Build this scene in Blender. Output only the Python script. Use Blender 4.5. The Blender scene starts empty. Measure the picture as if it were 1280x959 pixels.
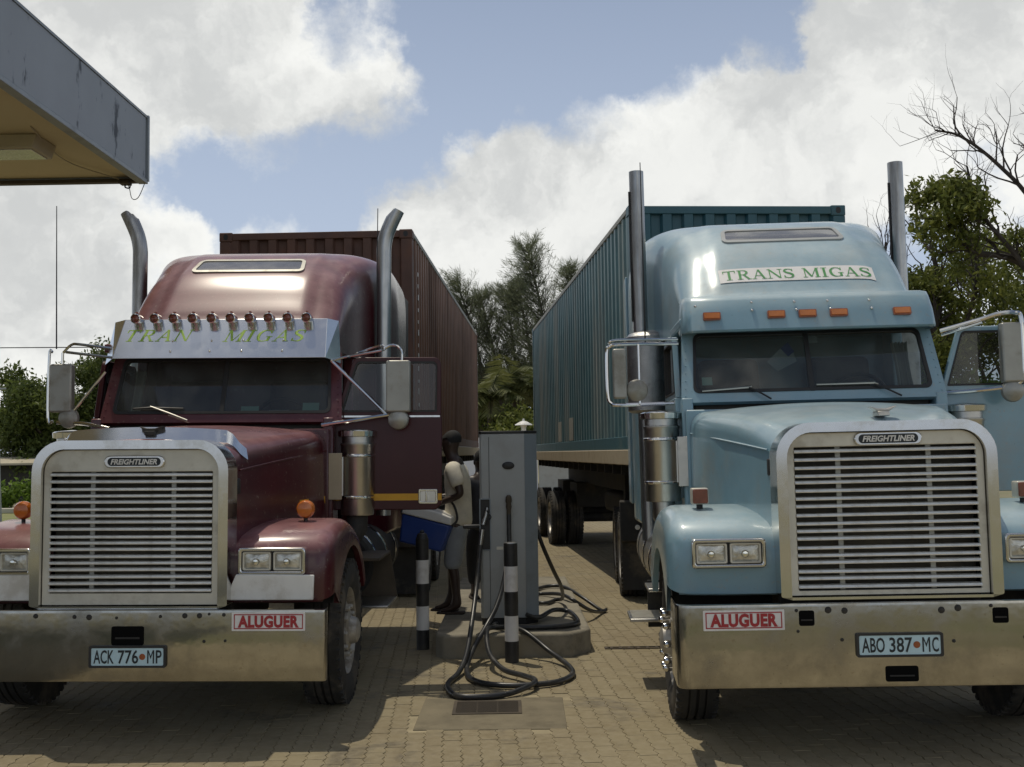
import bpy, bmesh, math, random
import numpy as np
from mathutils import Vector, Matrix
random.seed(7)
rng = np.random.default_rng(7)
R = math.radians
SC = bpy.context.scene
COL = SC.collection

# ------------------------------------------------------------------ camera
CAM_H = 1.745
PITCH = 3.59
ROLL = 0.80
cam = bpy.data.cameras.new("camera")
cam.lens = 38.81
cam.sensor_width = 36.0
cam.clip_start = 0.05
cam.clip_end = 3000.0
camo = bpy.data.objects.new("camera", cam)
COL.objects.link(camo)
camo.matrix_world = (Matrix.Translation((0, 0, CAM_H)) @ Matrix.Rotation(R(90 + PITCH), 4, 'X')
                     @ Matrix.Rotation(R(-ROLL), 4, 'Z'))
SC.camera = camo

# ------------------------------------------------------------------ light, sky, exposure
SUN_DIR = Vector((-0.20, 0.235, 1.0)).normalized()       # towards the sun: behind the lorries, a little to the left
SUN_EL = math.asin(SUN_DIR.z)
SUN_AZ = math.atan2(SUN_DIR.x, SUN_DIR.y)
sun = bpy.data.lights.new("sun", 'SUN')
sun.energy = 5.0
sun.angle = R(0.53)
sun.color = (1.0, 0.915, 0.755)
suno = bpy.data.objects.new("sun", sun)
COL.objects.link(suno)
suno.rotation_euler = (-SUN_DIR).to_track_quat('-Z', 'Y').to_euler()
suno.location = (0, 0, 30)

SC.view_settings.view_transform = 'Standard'
SC.view_settings.look = 'None'
SC.view_settings.gamma = 1.0
SC.view_settings.exposure = -1.15

world = bpy.data.worlds.new("World")
SC.world = world
world.use_nodes = True
WT = world.node_tree
for n_ in list(WT.nodes):
    WT.nodes.remove(n_)


class NT:
    """little wrapper for building node trees"""
    def __init__(s, tree):
        s.t = tree

    def n(s, typ, **kw):
        nd = s.t.nodes.new(typ)
        for k, v in kw.items():
            if k.startswith('i_'):
                key = k[2:]
                nd.inputs[int(key) if key.isdigit() else key.replace('_', ' ')].default_value = v
            else:
                setattr(nd, k, v)
        return nd

    def l(s, a, b):
        s.t.links.new(a, b)

    def math(s, op, a, b=None, clamp=False):
        nd = s.t.nodes.new('ShaderNodeMath')
        nd.operation = op
        nd.use_clamp = clamp
        for i, x in enumerate((a, b)):
            if x is None:
                continue
            if hasattr(x, 'is_linked'):
                s.l(x, nd.inputs[i])
            else:
                nd.inputs[i].default_value = x
        return nd.outputs[0]

    def ramp(s, x, lo, hi, a=0.0, b=1.0, smooth=True):
        nd = s.t.nodes.new('ShaderNodeMapRange')
        nd.interpolation_type = 'SMOOTHSTEP' if smooth else 'LINEAR'
        s.l(x, nd.inputs[0])
        for i, v in zip((1, 2, 3, 4), (lo, hi, a, b)):
            if hasattr(v, 'is_linked'):
                s.l(v, nd.inputs[i])
            else:
                nd.inputs[i].default_value = v
        return nd.outputs[0]

    def mix(s, fac, a, b, blend='MIX'):
        nd = s.t.nodes.new('ShaderNodeMix')
        nd.data_type = 'RGBA'
        nd.blend_type = blend
        for sock, v in ((nd.inputs[0], fac), (nd.inputs[6], a), (nd.inputs[7], b)):
            if hasattr(v, 'is_linked'):
                s.l(v, sock)
            elif isinstance(v, (int, float)):
                sock.default_value = v
            else:
                sock.default_value = (*v, 1.0) if len(v) == 3 else v
        return nd.outputs[2]

    def noise(s, vec, scale, detail=3.0, rough=0.55, dim='3D', dist=0.0):
        nd = s.t.nodes.new('ShaderNodeTexNoise')
        nd.noise_dimensions = dim
        nd.inputs['Scale'].default_value = scale
        nd.inputs['Detail'].default_value = detail
        nd.inputs['Roughness'].default_value = rough
        nd.inputs['Distortion'].default_value = dist
        if vec is not None:
            s.l(vec, nd.inputs['Vector'])
        return nd


# cumulus banks as (azimuth, elevation, angular radius, weight); the unseen rest of the dome is kept sparser to lower the fill light
CLOUDS = [(-15.9, 20.7, 6.2, 1), (-21.2, 20.9, 6.2, 1), (-9.0, 18.9, 3.9, 0.9), (-12.3, 16.8, 3.5, 0.8), (-23.0, 15.3, 5.8, 0.8), (-17.8, 15.3, 2.5, 0.4), (-23.6, 10.8, 5.0, 0.8), (-20.0, 10.6, 3.7, 0.7), (-17.8, 10.7, 1.7, 0.8), (-22.9, 7.4, 5.4, 0.8), (-1.5, 13.9, 3.3, 1), (-4.1, 12.2, 3.3, 1), (2.3, 14.2, 3.3, 1), (5.6, 15.7, 3.3, 1), (9.8, 17.0, 2.7, 1), (12.2, 14.9, 5.0, 1), (16.6, 15.0, 4.6, 1), (20.8, 15.7, 4.6, 1), (23.8, 18.6, 3.7, 1), (17.9, 20.5, 3.5, 1), (25.7, 14.4, 3.7, 0.8), (0.1, 9.8, 5.0, 1), (-4.9, 9.0, 4.6, 0.8), (-8.6, 11.8, 2.5, 0.55), (-10.7, 12.2, 2.1, 0.4), (-12.7, 12.5, 2.5, 0.4), (6.8, 12.4, 5.8, 1), (1.0, 17.4, 0.9, 0.8), (-2.8, 16.3, 0.7, 0.7), (21.0, 11.5, 2.5, 0.6), (-6.3, 22.0, 1.5, 0.7), (-6.9, 20.1, 1.7, 0.6), (23.0, 8.7, 2.9, 0.5), (10.8, 9.5, 6.2, 0.8), (-6.6, 6.1, 5.0, 0.7)]
CLEAR = [(-2.3, 19.4, 3.7, 1), (2.8, 20.1, 4.6, 1), (8.3, 20.6, 3.7, 1), (-9.0, 14.0, 3.1, 0.9), (-12.7, 14.1, 2.6, 0.7), (-16.2, 13.3, 2.2, 0.7), (-8.7, 21.5, 1.8, 0.7), (-5.2, 16.5, 2.6, 0.8), (13.5, 19.4, 1.5, 0.8), (21.8, 12.8, 1.5, 0.5), (20.5, 8.9, 2.5, 0.6), (-3.1, 22.0, 3.7, 0.8), (12.8, 21.7, 2.5, 0.6), (1.1, 18.2, 1.9, 0.5)]


def build_sky():
    g = NT(WT)
    out = g.n('ShaderNodeOutputWorld')
    bg = g.n('ShaderNodeBackground')
    bg.inputs[1].default_value = 0.15
    sky = g.n('ShaderNodeTexSky')
    sky.sky_type = 'NISHITA'
    sky.sun_disc = False
    sky.sun_elevation = SUN_EL
    sky.sun_rotation = SUN_AZ
    sky.altitude = 20
    sky.air_density = 1.0
    sky.dust_density = 1.5
    sky.ozone_density = 1.0
    tc = g.n('ShaderNodeTexCoord')
    d = tc.outputs['Generated']
    wob = g.noise(d, 9.0, 6.0, 0.62)
    off = g.n('ShaderNodeVectorMath', operation='SUBTRACT')
    g.l(wob.outputs['Color'], off.inputs[0])
    off.inputs[1].default_value = (0.5, 0.5, 0.5)
    sc = g.n('ShaderNodeVectorMath', operation='SCALE')
    g.l(off.outputs[0], sc.inputs[0])
    sc.inputs['Scale'].default_value = 0.12
    ad = g.n('ShaderNodeVectorMath', operation='ADD')
    g.l(d, ad.inputs[0]); g.l(sc.outputs[0], ad.inputs[1])
    nm = g.n('ShaderNodeVectorMath', operation='NORMALIZE')
    g.l(ad.outputs[0], nm.inputs[0])
    dd = nm.outputs[0]

    def blobs(L):
        acc = None
        for az, el, r, w in L:
            a, e = R(az), R(el)
            dp = g.n('ShaderNodeVectorMath', operation='DOT_PRODUCT')
            g.l(dd, dp.inputs[0])
            dp.inputs[1].default_value = (math.sin(a) * math.cos(e), math.cos(a) * math.cos(e), math.sin(e))
            v = g.ramp(dp.outputs['Value'], math.cos(R(r * 1.45)), math.cos(R(r * 0.35)), 0.0, float(w))
            acc = v if acc is None else g.math('MAXIMUM', acc, v)
        return acc
    cl = blobs(CLOUDS)
    cr = blobs(CLEAR)
    big = g.noise(d, 3.1, 5.0, 0.6)
    fine = g.noise(d, 13.0, 9.0, 0.66)
    # away from the described banks: unseen cloud, thinned so the sky fills shadows less
    sep = g.n('ShaderNodeSeparateXYZ'); g.l(d, sep.inputs[0])
    base = g.ramp(big.outputs['Fac'], 0.50, 0.62, 0.0, 0.75)
    cone = g.n('ShaderNodeVectorMath', operation='DOT_PRODUCT')
    g.l(d, cone.inputs[0]); cone.inputs[1].default_value = (0, math.cos(R(13)), math.sin(R(13)))
    infr = g.ramp(cone.outputs['Value'], math.cos(R(36)), math.cos(R(24)), 1.0, 0.0)
    base = g.math('MULTIPLY', base, infr)
    s = g.math('ADD', g.math('MAXIMUM', cl, base), g.math('MULTIPLY', cr, -0.75))
    s = g.math('ADD', s, g.math('MULTIPLY', g.math('SUBTRACT', fine.outputs['Fac'], 0.5), 1.2))
    dens = g.ramp(s, 0.04, 0.66, 0.0, 1.0)
    thick = g.ramp(s, 0.45, 1.15, 0.0, 1.0)
    # sunlit tops and greyer undersides
    shade = g.noise(ad.outputs[0], 6.5, 5.0, 0.6)
    tone = g.ramp(shade.outputs['Fac'], 0.36, 0.60, 0.0, 1.0)
    ccol = g.mix(tone, (9.2, 9.35, 9.2), (14.6, 14.6, 14.0))
    ccol = g.mix(g.math('MULTIPLY', thick, 0.30), ccol, (10.0, 10.1, 9.9))
    skyc = g.mix(g.ramp(sep.outputs['Z'], 0.05, 0.75, 0.62, 0.0), sky.outputs[0], (9.6, 11.0, 13.6))
    fin = g.mix(g.math('MULTIPLY', dens, 0.95), skyc, ccol)
    g.l(fin, bg.inputs[0])
    g.l(bg.outputs[0], out.inputs[0])


build_sky()


# ------------------------------------------------------------------ materials
def material(name, base, rough=0.5, metal=0.0, var=0.12, scale=6.0, coat=0.0, coat_rough=0.1, bump=0.0, bump_scale=60.0,
             dirt=None, dirt_amt=0.0, dirt_scale=3.0, dust=None, dust_amt=0.0, rough_var=0.0, spec=0.5, objrand=0.0,
             streak=False, streak_z=0.12, speck=0.0, attr=None, sheen=0.0, dirt_lo=0.48, dirt_hi=0.68):
    m = bpy.data.materials.new(name)
    m.use_nodes = True
    g = NT(m.node_tree)
    b = m.node_tree.nodes['Principled BSDF']
    tc = g.n('ShaderNodeTexCoord')
    vec = tc.outputs['Object']
    nz = g.noise(vec, scale, 5.0, 0.6)
    f = g.ramp(nz.outputs['Fac'], 0.3, 0.7, 0.0, 1.0, smooth=False)
    lo = tuple(c * (1 - var) for c in base)
    hi = tuple(min(1.0, c * (1 + var)) for c in base)
    c = g.mix(f, lo, hi)
    if attr:
        at = g.n('ShaderNodeAttribute', attribute_name=attr)
        c = g.mix(1.0, c, at.outputs['Color'], 'MULTIPLY')
    if objrand:
        oi = g.n('ShaderNodeObjectInfo')
        v = g.ramp(oi.outputs['Random'], 0, 1, 1 - objrand, 1 + objrand, smooth=False)
        hs = g.n('ShaderNodeHueSaturation')
        g.l(c, hs.inputs['Color']); g.l(v, hs.inputs['Value'])
        c = hs.outputs[0]
    rr = None
    if dirt:
        v2 = vec
        if streak:
            mp = g.n('ShaderNodeMapping'); mp.inputs['Scale'].default_value = (1.0, 1.0, streak_z)
            g.l(vec, mp.inputs[0]); v2 = mp.outputs[0]
        dn = g.noise(v2, dirt_scale, 7.0, 0.66)
        df = g.math('MULTIPLY', g.ramp(dn.outputs['Fac'], dirt_lo, dirt_hi), dirt_amt)
        c = g.mix(df, c, dirt)
        rr = g.ramp(df, 0, 1, rough, min(1.0, rough + 0.45), smooth=False)
    if speck:
        sn = g.noise(vec, 34.0, 3.0, 0.5)
        sf = g.math('MULTIPLY', g.ramp(sn.outputs['Fac'], 0.63, 0.72), speck)
        c = g.mix(sf, c, (0.30, 0.26, 0.20))
        sn2 = g.noise(vec, 75.0, 2.0, 0.5)
        c = g.mix(g.math('MULTIPLY', g.ramp(sn2.outputs['Fac'], 0.68, 0.76), speck), c, (0.05, 0.04, 0.03))
    if dust:
        ge = g.n('ShaderNodeNewGeometry')
        sp = g.n('ShaderNodeSeparateXYZ'); g.l(ge.outputs['Normal'], sp.inputs[0])
        dn2 = g.noise(vec, 4.0, 6.0, 0.65)
        up = g.ramp(sp.outputs['Z'], 0.15, 0.95)
        df2 = g.math('MULTIPLY', g.math('MULTIPLY', up, g.ramp(dn2.outputs['Fac'], 0.25, 0.7, 0.45, 1.0)), dust_amt)
        c = g.mix(df2, c, dust)
        rr2 = g.ramp(df2, 0, 1, rough, 0.75, smooth=False)
        rr = rr2 if rr is None else g.math('MAXIMUM', rr, rr2)
    g.l(c, b.inputs['Base Color'])
    if rough_var:
        rn = g.noise(vec, scale * 2.3, 5.0, 0.65)
        rv = g.ramp(rn.outputs['Fac'], 0.3, 0.7, max(0.02, rough - rough_var), rough + rough_var, smooth=False)
        rr = rv if rr is None else g.math('MAXIMUM', rr, rv)
    if rr is not None:
        g.l(rr, b.inputs['Roughness'])
    else:
        b.inputs['Roughness'].default_value = rough
    b.inputs['Metallic'].default_value = metal
    b.inputs['Specular IOR Level'].default_value = spec
    if coat:
        b.inputs['Coat Weight'].default_value = coat
        b.inputs['Coat Roughness'].default_value = coat_rough
    if bump:
        bn = g.noise(vec, bump_scale, 4.0, 0.6)
        bp = g.n('ShaderNodeBump')
        bp.inputs['Strength'].default_value = bump
        bp.inputs['Distance'].default_value = 0.01
        g.l(bn.outputs['Fac'], bp.inputs['Height'])
        g.l(bp.outputs[0], b.inputs['Normal'])
    return m


def glass_material(name, tint=(0.45, 0.5, 0.5), rough=0.02, refl=1.0, film=None, film_amt=0.0):
    m = bpy.data.materials.new(name)
    m.use_nodes = True
    g = NT(m.node_tree)
    m.node_tree.nodes.remove(m.node_tree.nodes['Principled BSDF'])
    out = [n for n in m.node_tree.nodes if n.type == 'OUTPUT_MATERIAL'][0]
    tr = g.n('ShaderNodeBsdfTransparent'); tr.inputs[0].default_value = (*tint, 1)
    gl = g.n('ShaderNodeBsdfGlossy'); gl.inputs['Roughness'].default_value = rough
    gl.inputs[0].default_value = (refl, refl, refl, 1)
    fr = g.n('ShaderNodeFresnel'); fr.inputs[0].default_value = 1.52
    mx = g.n('ShaderNodeMixShader')
    g.l(g.math('MULTIPLY', fr.outputs[0], 1.15, clamp=True), mx.inputs[0])
    g.l(tr.outputs[0], mx.inputs[1]); g.l(gl.outputs[0], mx.inputs[2])
    last = mx
    if film:
        df = g.n('ShaderNodeBsdfDiffuse')
        tc = g.n('ShaderNodeTexCoord')
        nz = g.noise(tc.outputs['Object'], 3.0, 6.0, 0.65)
        df.inputs[0].default_value = (*film, 1)
        m2 = g.n('ShaderNodeMixShader')
        g.l(g.ramp(nz.outputs['Fac'], 0.25, 0.8, film_amt * 0.4, film_amt), m2.inputs[0])
        g.l(mx.outputs[0], m2.inputs[1]); g.l(df.outputs[0], m2.inputs[2])
        last = m2
    g.l(last.outputs[0], out.inputs[0])
    return m


M = {}
M['maroon'] = material('maroon_paint', (0.058, 0.006, 0.010), 0.38, 0.0, 0.15, 3, speck=0.30, coat=0.95, coat_rough=0.20, spec=0.15, dust=(0.50, 0.25, 0.25), dust_amt=0.55, rough_var=0.10, dirt=(0.10, 0.06, 0.05), dirt_amt=0.25, dirt_scale=2.0)
M['maroon_clean'] = material('maroon_door_paint', (0.045, 0.006, 0.009), 0.35, 0.0, 0.10, 3, coat=0.25, coat_rough=0.12, spec=0.25, rough_var=0.05, dirt=(0.07, 0.03, 0.026), dirt_amt=0.22, dirt_scale=2.5)
M['blue'] = material('pale_blue_paint', (0.185, 0.32, 0.39), 0.38, 0.05, 0.07, 3, speck=0.35, coat=0.85, coat_rough=0.16, dust=(0.56, 0.63, 0.63), dust_amt=0.55, rough_var=0.10, dirt=(0.27, 0.28, 0.25), dirt_amt=0.45, dirt_scale=1.6)
M['chrome'] = material('chrome', (0.70, 0.69, 0.66), 0.10, 1.0, 0.05, 5, rough_var=0.05, dirt=(0.26, 0.22, 0.15), dirt_amt=0.22, dirt_scale=3.0, dust=(0.42, 0.37, 0.28), dust_amt=0.10)
M['bumper'] = material('dusty_polished_bumper', (0.43, 0.418, 0.378), 0.09, 1.0, 0.10, 4, rough_var=0.06, dirt=(0.13, 0.105, 0.065), dirt_amt=0.55, dirt_scale=2.6, speck=0.5, bump=0.30, bump_scale=2.2, dirt_lo=0.40, dirt_hi=0.72)
M['alu'] = material('brushed_aluminium', (0.52, 0.51, 0.48), 0.30, 1.0, 0.08, 5, rough_var=0.10, dirt=(0.33, 0.29, 0.22), dirt_amt=0.5, dirt_scale=3.0)
M['grille'] = material('satin_grille_metal', (0.60, 0.575, 0.49), 0.42, 0.35, 0.08, 7, rough_var=0.1, dirt=(0.26, 0.22, 0.15), dirt_amt=0.4, dirt_scale=4.0)
M['slat'] = material('grille_slat_metal', (0.80, 0.80, 0.75), 0.32, 0.35, 0.06, 12, rough_var=0.1, dirt=(0.30, 0.26, 0.19), dirt_amt=0.35, dirt_scale=9.0)
M['black'] = material('black_plastic', (0.018, 0.018, 0.018), 0.5, 0, 0.2, 8, dirt=(0.08, 0.07, 0.055), dirt_amt=0.3)
M['dark'] = material('dark_chassis', (0.022, 0.021, 0.02), 0.75, 0, 0.3, 6, dirt=(0.10, 0.085, 0.06), dirt_amt=0.5, dirt_scale=4)
M['rubber'] = material('tyre_rubber', (0.028, 0.027, 0.025), 0.8, 0, 0.2, 8, dirt=(0.15, 0.125, 0.09), dirt_amt=0.62, dirt_scale=3.5, bump=0.15, bump_scale=80)
M['rim'] = material('dusty_alloy_rim', (0.40, 0.38, 0.34), 0.45, 0.5, 0.15, 8, dirt=(0.16, 0.13, 0.095), dirt_amt=0.75, dirt_scale=5)
M['amber'] = material('amber_lens', (0.55, 0.15, 0.015), 0.22, 0, 0.12, 30, coat=0.5)
M['amber_dark'] = material('faded_amber_lens', (0.30, 0.075, 0.02), 0.3, 0, 0.2, 30, coat=0.4)
M['lamp_red'] = material('brown_red_lens', (0.20, 0.055, 0.03), 0.25, 0, 0.2, 30, coat=0.5)
M['lens'] = material('headlight_glass', (0.55, 0.54, 0.48), 0.16, 0.55, 0.35, 26, coat=0.8, coat_rough=0.05, bump=0.5, bump_scale=45)
M['reflector'] = material('headlight_reflector', (0.75, 0.74, 0.68), 0.12, 1.0, 0.2, 20)
M['glass'] = glass_material('windscreen_glass', (0.42, 0.47, 0.46), 0.03, 0.9, (0.35, 0.36, 0.32), 0.17)
M['glass_dark'] = glass_material('dark_window_glass', (0.12, 0.13, 0.13), 0.03, 0.9, (0.3, 0.3, 0.27), 0.05)
M['glass_clear'] = glass_material('door_window_glass', (0.80, 0.83, 0.82), 0.02, 0.9, (0.35, 0.35, 0.32), 0.03)
M['interior'] = material('cab_trim', (0.05, 0.047, 0.043), 0.8, 0, 0.25, 4)
M['seat'] = material('seat_fabric', (0.09, 0.08, 0.07), 0.9, 0, 0.2, 12)
M['white'] = material('white_paint', (0.72, 0.71, 0.67), 0.5, 0, 0.05, 6, dirt=(0.36, 0.31, 0.23), dirt_amt=0.45, dirt_scale=4)
M['sticker'] = material('white_sticker', (0.74, 0.72, 0.70), 0.45, 0, 0.04, 8, dirt=(0.4, 0.34, 0.27), dirt_amt=0.25, dirt_scale=7)
M['red_ink'] = material('red_lettering', (0.36, 0.025, 0.03), 0.5, 0, 0.15, 18)
M['green_ink'] = material('green_lettering', (0.06, 0.27, 0.075), 0.5, 0, 0.15, 14)
M['lime_ink'] = material('lime_lettering', (0.34, 0.52, 0.07), 0.5, 0, 0.25, 14)
M['plate'] = material('pale_blue_plate', (0.50, 0.68, 0.74), 0.4, 0, 0.06, 9, dirt=(0.3, 0.4, 0.42), dirt_amt=0.3, dirt_scale=6)
M['ink'] = material('black_lettering', (0.012, 0.018, 0.022), 0.5, 0, 0.1, 9)
M['yellow'] = material('yellow_stripe', (0.58, 0.30, 0.012), 0.5, 0, 0.1, 9)
M['visor_metal'] = material('polished_visor_metal', (0.80, 0.81, 0.81), 0.17, 0.95, 0.05, 4, rough_var=0.05, dirt=(0.5, 0.49, 0.47), dirt_amt=0.14, dirt_scale=1.5)
M['steel'] = material('exhaust_steel', (0.42, 0.425, 0.42), 0.30, 1.0, 0.12, 4, rough_var=0.10, dirt=(0.13, 0.11, 0.09), dirt_amt=0.55, dirt_scale=3.0, streak=True)
M['perforated'] = material('muffler_shield', (0.40, 0.40, 0.39), 0.30, 1.0, 0.2, 6, rough_var=0.1, dirt=(0.12, 0.10, 0.08), dirt_amt=0.5, dirt_scale=5, bump=0.5, bump_scale=110)
M['tan'] = material('dusty_tan_rail', (0.40, 0.335, 0.225), 0.8, 0, 0.12, 3, dirt=(0.20, 0.15, 0.09), dirt_amt=0.4)
M['cont_blue'] = material('teal_container_paint', (0.10, 0.195, 0.205), 0.5, 0, 0.18, 2.0, dirt=(0.33, 0.34, 0.30), dirt_amt=0.75, dirt_scale=1.3, streak=True, bump=0.05, bump_scale=14)
M['cont_blue_dark'] = material('teal_container_frame', (0.035, 0.11, 0.135), 0.5, 0, 0.14, 2.0, dirt=(0.10, 0.11, 0.09), dirt_amt=0.3, dirt_scale=2.0)
M['cont_red'] = material('rusty_brown_container_paint', (0.185, 0.092, 0.055), 0.62, 0, 0.22, 2.0, dirt=(0.075, 0.042, 0.028), dirt_amt=0.85, dirt_scale=1.4, streak=True, bump=0.06, bump_scale=14)
M['cont_red_dark'] = material('dark_container_frame', (0.11, 0.055, 0.038), 0.65, 0, 0.25, 3.0, dirt=(0.15, 0.07, 0.04), dirt_amt=0.45, dirt_scale=3.0)
M['rail_light'] = material('worn_top_rail', (0.30, 0.30, 0.26), 0.6, 0, 0.15, 3.0, dirt=(0.16, 0.12, 0.08), dirt_amt=0.4)
M['concrete'] = material('island_concrete', (0.235, 0.212, 0.160), 0.85, 0, 0.15, 5, dirt=(0.09, 0.08, 0.06), dirt_amt=0.55, dirt_scale=3.5, bump=0.25, bump_scale=55)
M['pump'] = material('grey_pump_paint', (0.36, 0.375, 0.365), 0.45, 0, 0.05, 4, coat=0.2, dirt=(0.26, 0.245, 0.20), dirt_amt=0.35, dirt_scale=2.2)
M['pump_blue'] = material('blue_grey_pump_edge', (0.24, 0.275, 0.30), 0.45, 0, 0.05, 4, dirt=(0.15, 0.15, 0.13), dirt_amt=0.3)
M['post_white'] = material('bollard_white', (0.68, 0.67, 0.65), 0.55, 0, 0.06, 8, dirt=(0.36, 0.33, 0.27), dirt_amt=0.4, dirt_scale=5)
M['post_black'] = material('bollard_black', (0.02, 0.02, 0.02), 0.5, 0, 0.2, 8, dirt=(0.09, 0.08, 0.06), dirt_amt=0.35, dirt_scale=5)
M['hose'] = material('black_hose', (0.02, 0.021, 0.022), 0.36, 0, 0.15, 20, dirt=(0.09, 0.08, 0.065), dirt_amt=0.4, dirt_scale=6)
M['skin'] = material('dark_skin', (0.045, 0.026, 0.018), 0.45, 0, 0.12, 14)
M['hair'] = material('black_hair', (0.010, 0.009, 0.008), 0.8, 0, 0.2, 60, bump=0.4, bump_scale=120)
M['shirt'] = material('cream_shirt', (0.70, 0.65, 0.53), 0.85, 0, 0.10, 9, dirt=(0.36, 0.31, 0.24), dirt_amt=0.35, bump=0.25, bump_scale=24)
M['shorts'] = material('grey_shorts', (0.27, 0.29, 0.31), 0.9, 0, 0.12, 9, bump=0.25, bump_scale=24)
M['dark_shirt'] = material('dark_shirt', (0.05, 0.05, 0.055), 0.9, 0, 0.2, 9)
M['trousers'] = material('black_trousers', (0.018, 0.018, 0.02), 0.9, 0, 0.2, 9)
M['sandal'] = material('brown_sandal', (0.04, 0.027, 0.02), 0.8, 0, 0.2, 15)
M['cooler'] = material('blue_cooler_plastic', (0.02, 0.055, 0.24), 0.4, 0, 0.1, 6, dirt=(0.06, 0.07, 0.12), dirt_amt=0.3)
M['fascia'] = material('stained_grey_fascia', (0.29, 0.32, 0.35), 0.6, 0, 0.06, 1.2, dirt=(0.05, 0.058, 0.07), dirt_amt=0.8, dirt_scale=3.2, streak=True, streak_z=0.42, dirt_lo=0.575, dirt_hi=0.66)
M['soffit'] = material('cream_soffit', (0.60, 0.52, 0.32), 0.7, 0, 0.05, 1.0, dirt=(0.42, 0.34, 0.2), dirt_amt=0.4, dirt_scale=0.9)
M['lamp_box'] = material('cream_lamp_housing', (0.44, 0.39, 0.26), 0.5, 0, 0.06, 5)
M['wall_white'] = material('white_boundary_wall', (0.60, 0.62, 0.66), 0.8, 0, 0.05, 1.0, dirt=(0.4, 0.4, 0.4), dirt_amt=0.3, dirt_scale=0.7)
M['bark'] = material('grey_bark', (0.10, 0.082, 0.065), 0.9, 0, 0.3, 6, bump=0.5, bump_scale=20)
M['bark_dark'] = material('dark_bark', (0.055, 0.045, 0.038), 0.9, 0, 0.3, 6, bump=0.5, bump_scale=20)
M['shed_roof'] = material('beige_shed_roof', (0.42, 0.37, 0.27), 0.8, 0, 0.1, 1)
M['shed_shade'] = material('shaded_shed_wall', (0.045, 0.042, 0.036), 0.9, 0, 0.2, 1)
M['kerb'] = material('pale_kerb', (0.45, 0.42, 0.35), 0.8, 0, 0.1, 1)
M['pole'] = material('grey_galvanised_pole', (0.35, 0.36, 0.36), 0.55, 0.3, 0.1, 3)
M['cable'] = material('dark_cable', (0.02, 0.02, 0.02), 0.6, 0, 0.1, 3)


def leaf_material(name, a, b, trans=0.3):
    m = bpy.data.materials.new(name)
    m.use_nodes = True
    g = NT(m.node_tree)
    bs = m.node_tree.nodes['Principled BSDF']
    out = [n for n in m.node_tree.nodes if n.type == 'OUTPUT_MATERIAL'][0]
    at = g.n('ShaderNodeAttribute', attribute_name='tone')
    c = g.mix(at.outputs['Fac'], a, b)
    g.l(c, bs.inputs['Base Color'])
    bs.inputs['Roughness'].default_value = 0.55
    bs.inputs['Specular IOR Level'].default_value = 0.3
    tl = g.n('ShaderNodeBsdfTranslucent')
    g.l(c, tl.inputs[0])
    mx = g.n('ShaderNodeMixShader'); mx.inputs[0].default_value = trans
    g.l(bs.outputs[0], mx.inputs[1]); g.l(tl.outputs[0], mx.inputs[2])
    g.l(mx.outputs[0], out.inputs[0])
    return m


M['leaf_left'] = leaf_material('olive_leaves', (0.05, 0.075, 0.018), (0.17, 0.21, 0.055), 0.4)
M['leaf_right'] = leaf_material('mid_green_leaves', (0.06, 0.085, 0.016), (0.24, 0.26, 0.06), 0.4)
M['leaf_bright'] = leaf_material('bright_green_leaves', (0.06, 0.11, 0.015), (0.20, 0.30, 0.045), 0.4)
M['needles'] = leaf_material('grey_green_needles', (0.10, 0.118, 0.07), (0.22, 0.245, 0.145), 0.5)
M['palm'] = leaf_material('palm_leaflets', (0.045, 0.065, 0.018), (0.20, 0.205, 0.075), 0.35)


# ------------------------------------------------------------------ mesh helpers
def link(o, parent=None):
    COL.objects.link(o)
    if parent is not None:
        o.parent = parent
    return o


def tag(o, label=None, cat=None, group=None, kind=None):
    if label: o['label'] = label
    if cat: o['category'] = cat
    if group: o['group'] = group
    if kind: o['kind'] = kind
    return o


def thing(name, label, cat, loc=(0, 0, 0), rot=(0, 0, 0), group=None):
    o = bpy.data.objects.new(name, None)
    o.empty_display_size = 0.3
    o.location = loc
    o.rotation_euler = rot
    link(o)
    return tag(o, label, cat, group)


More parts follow.
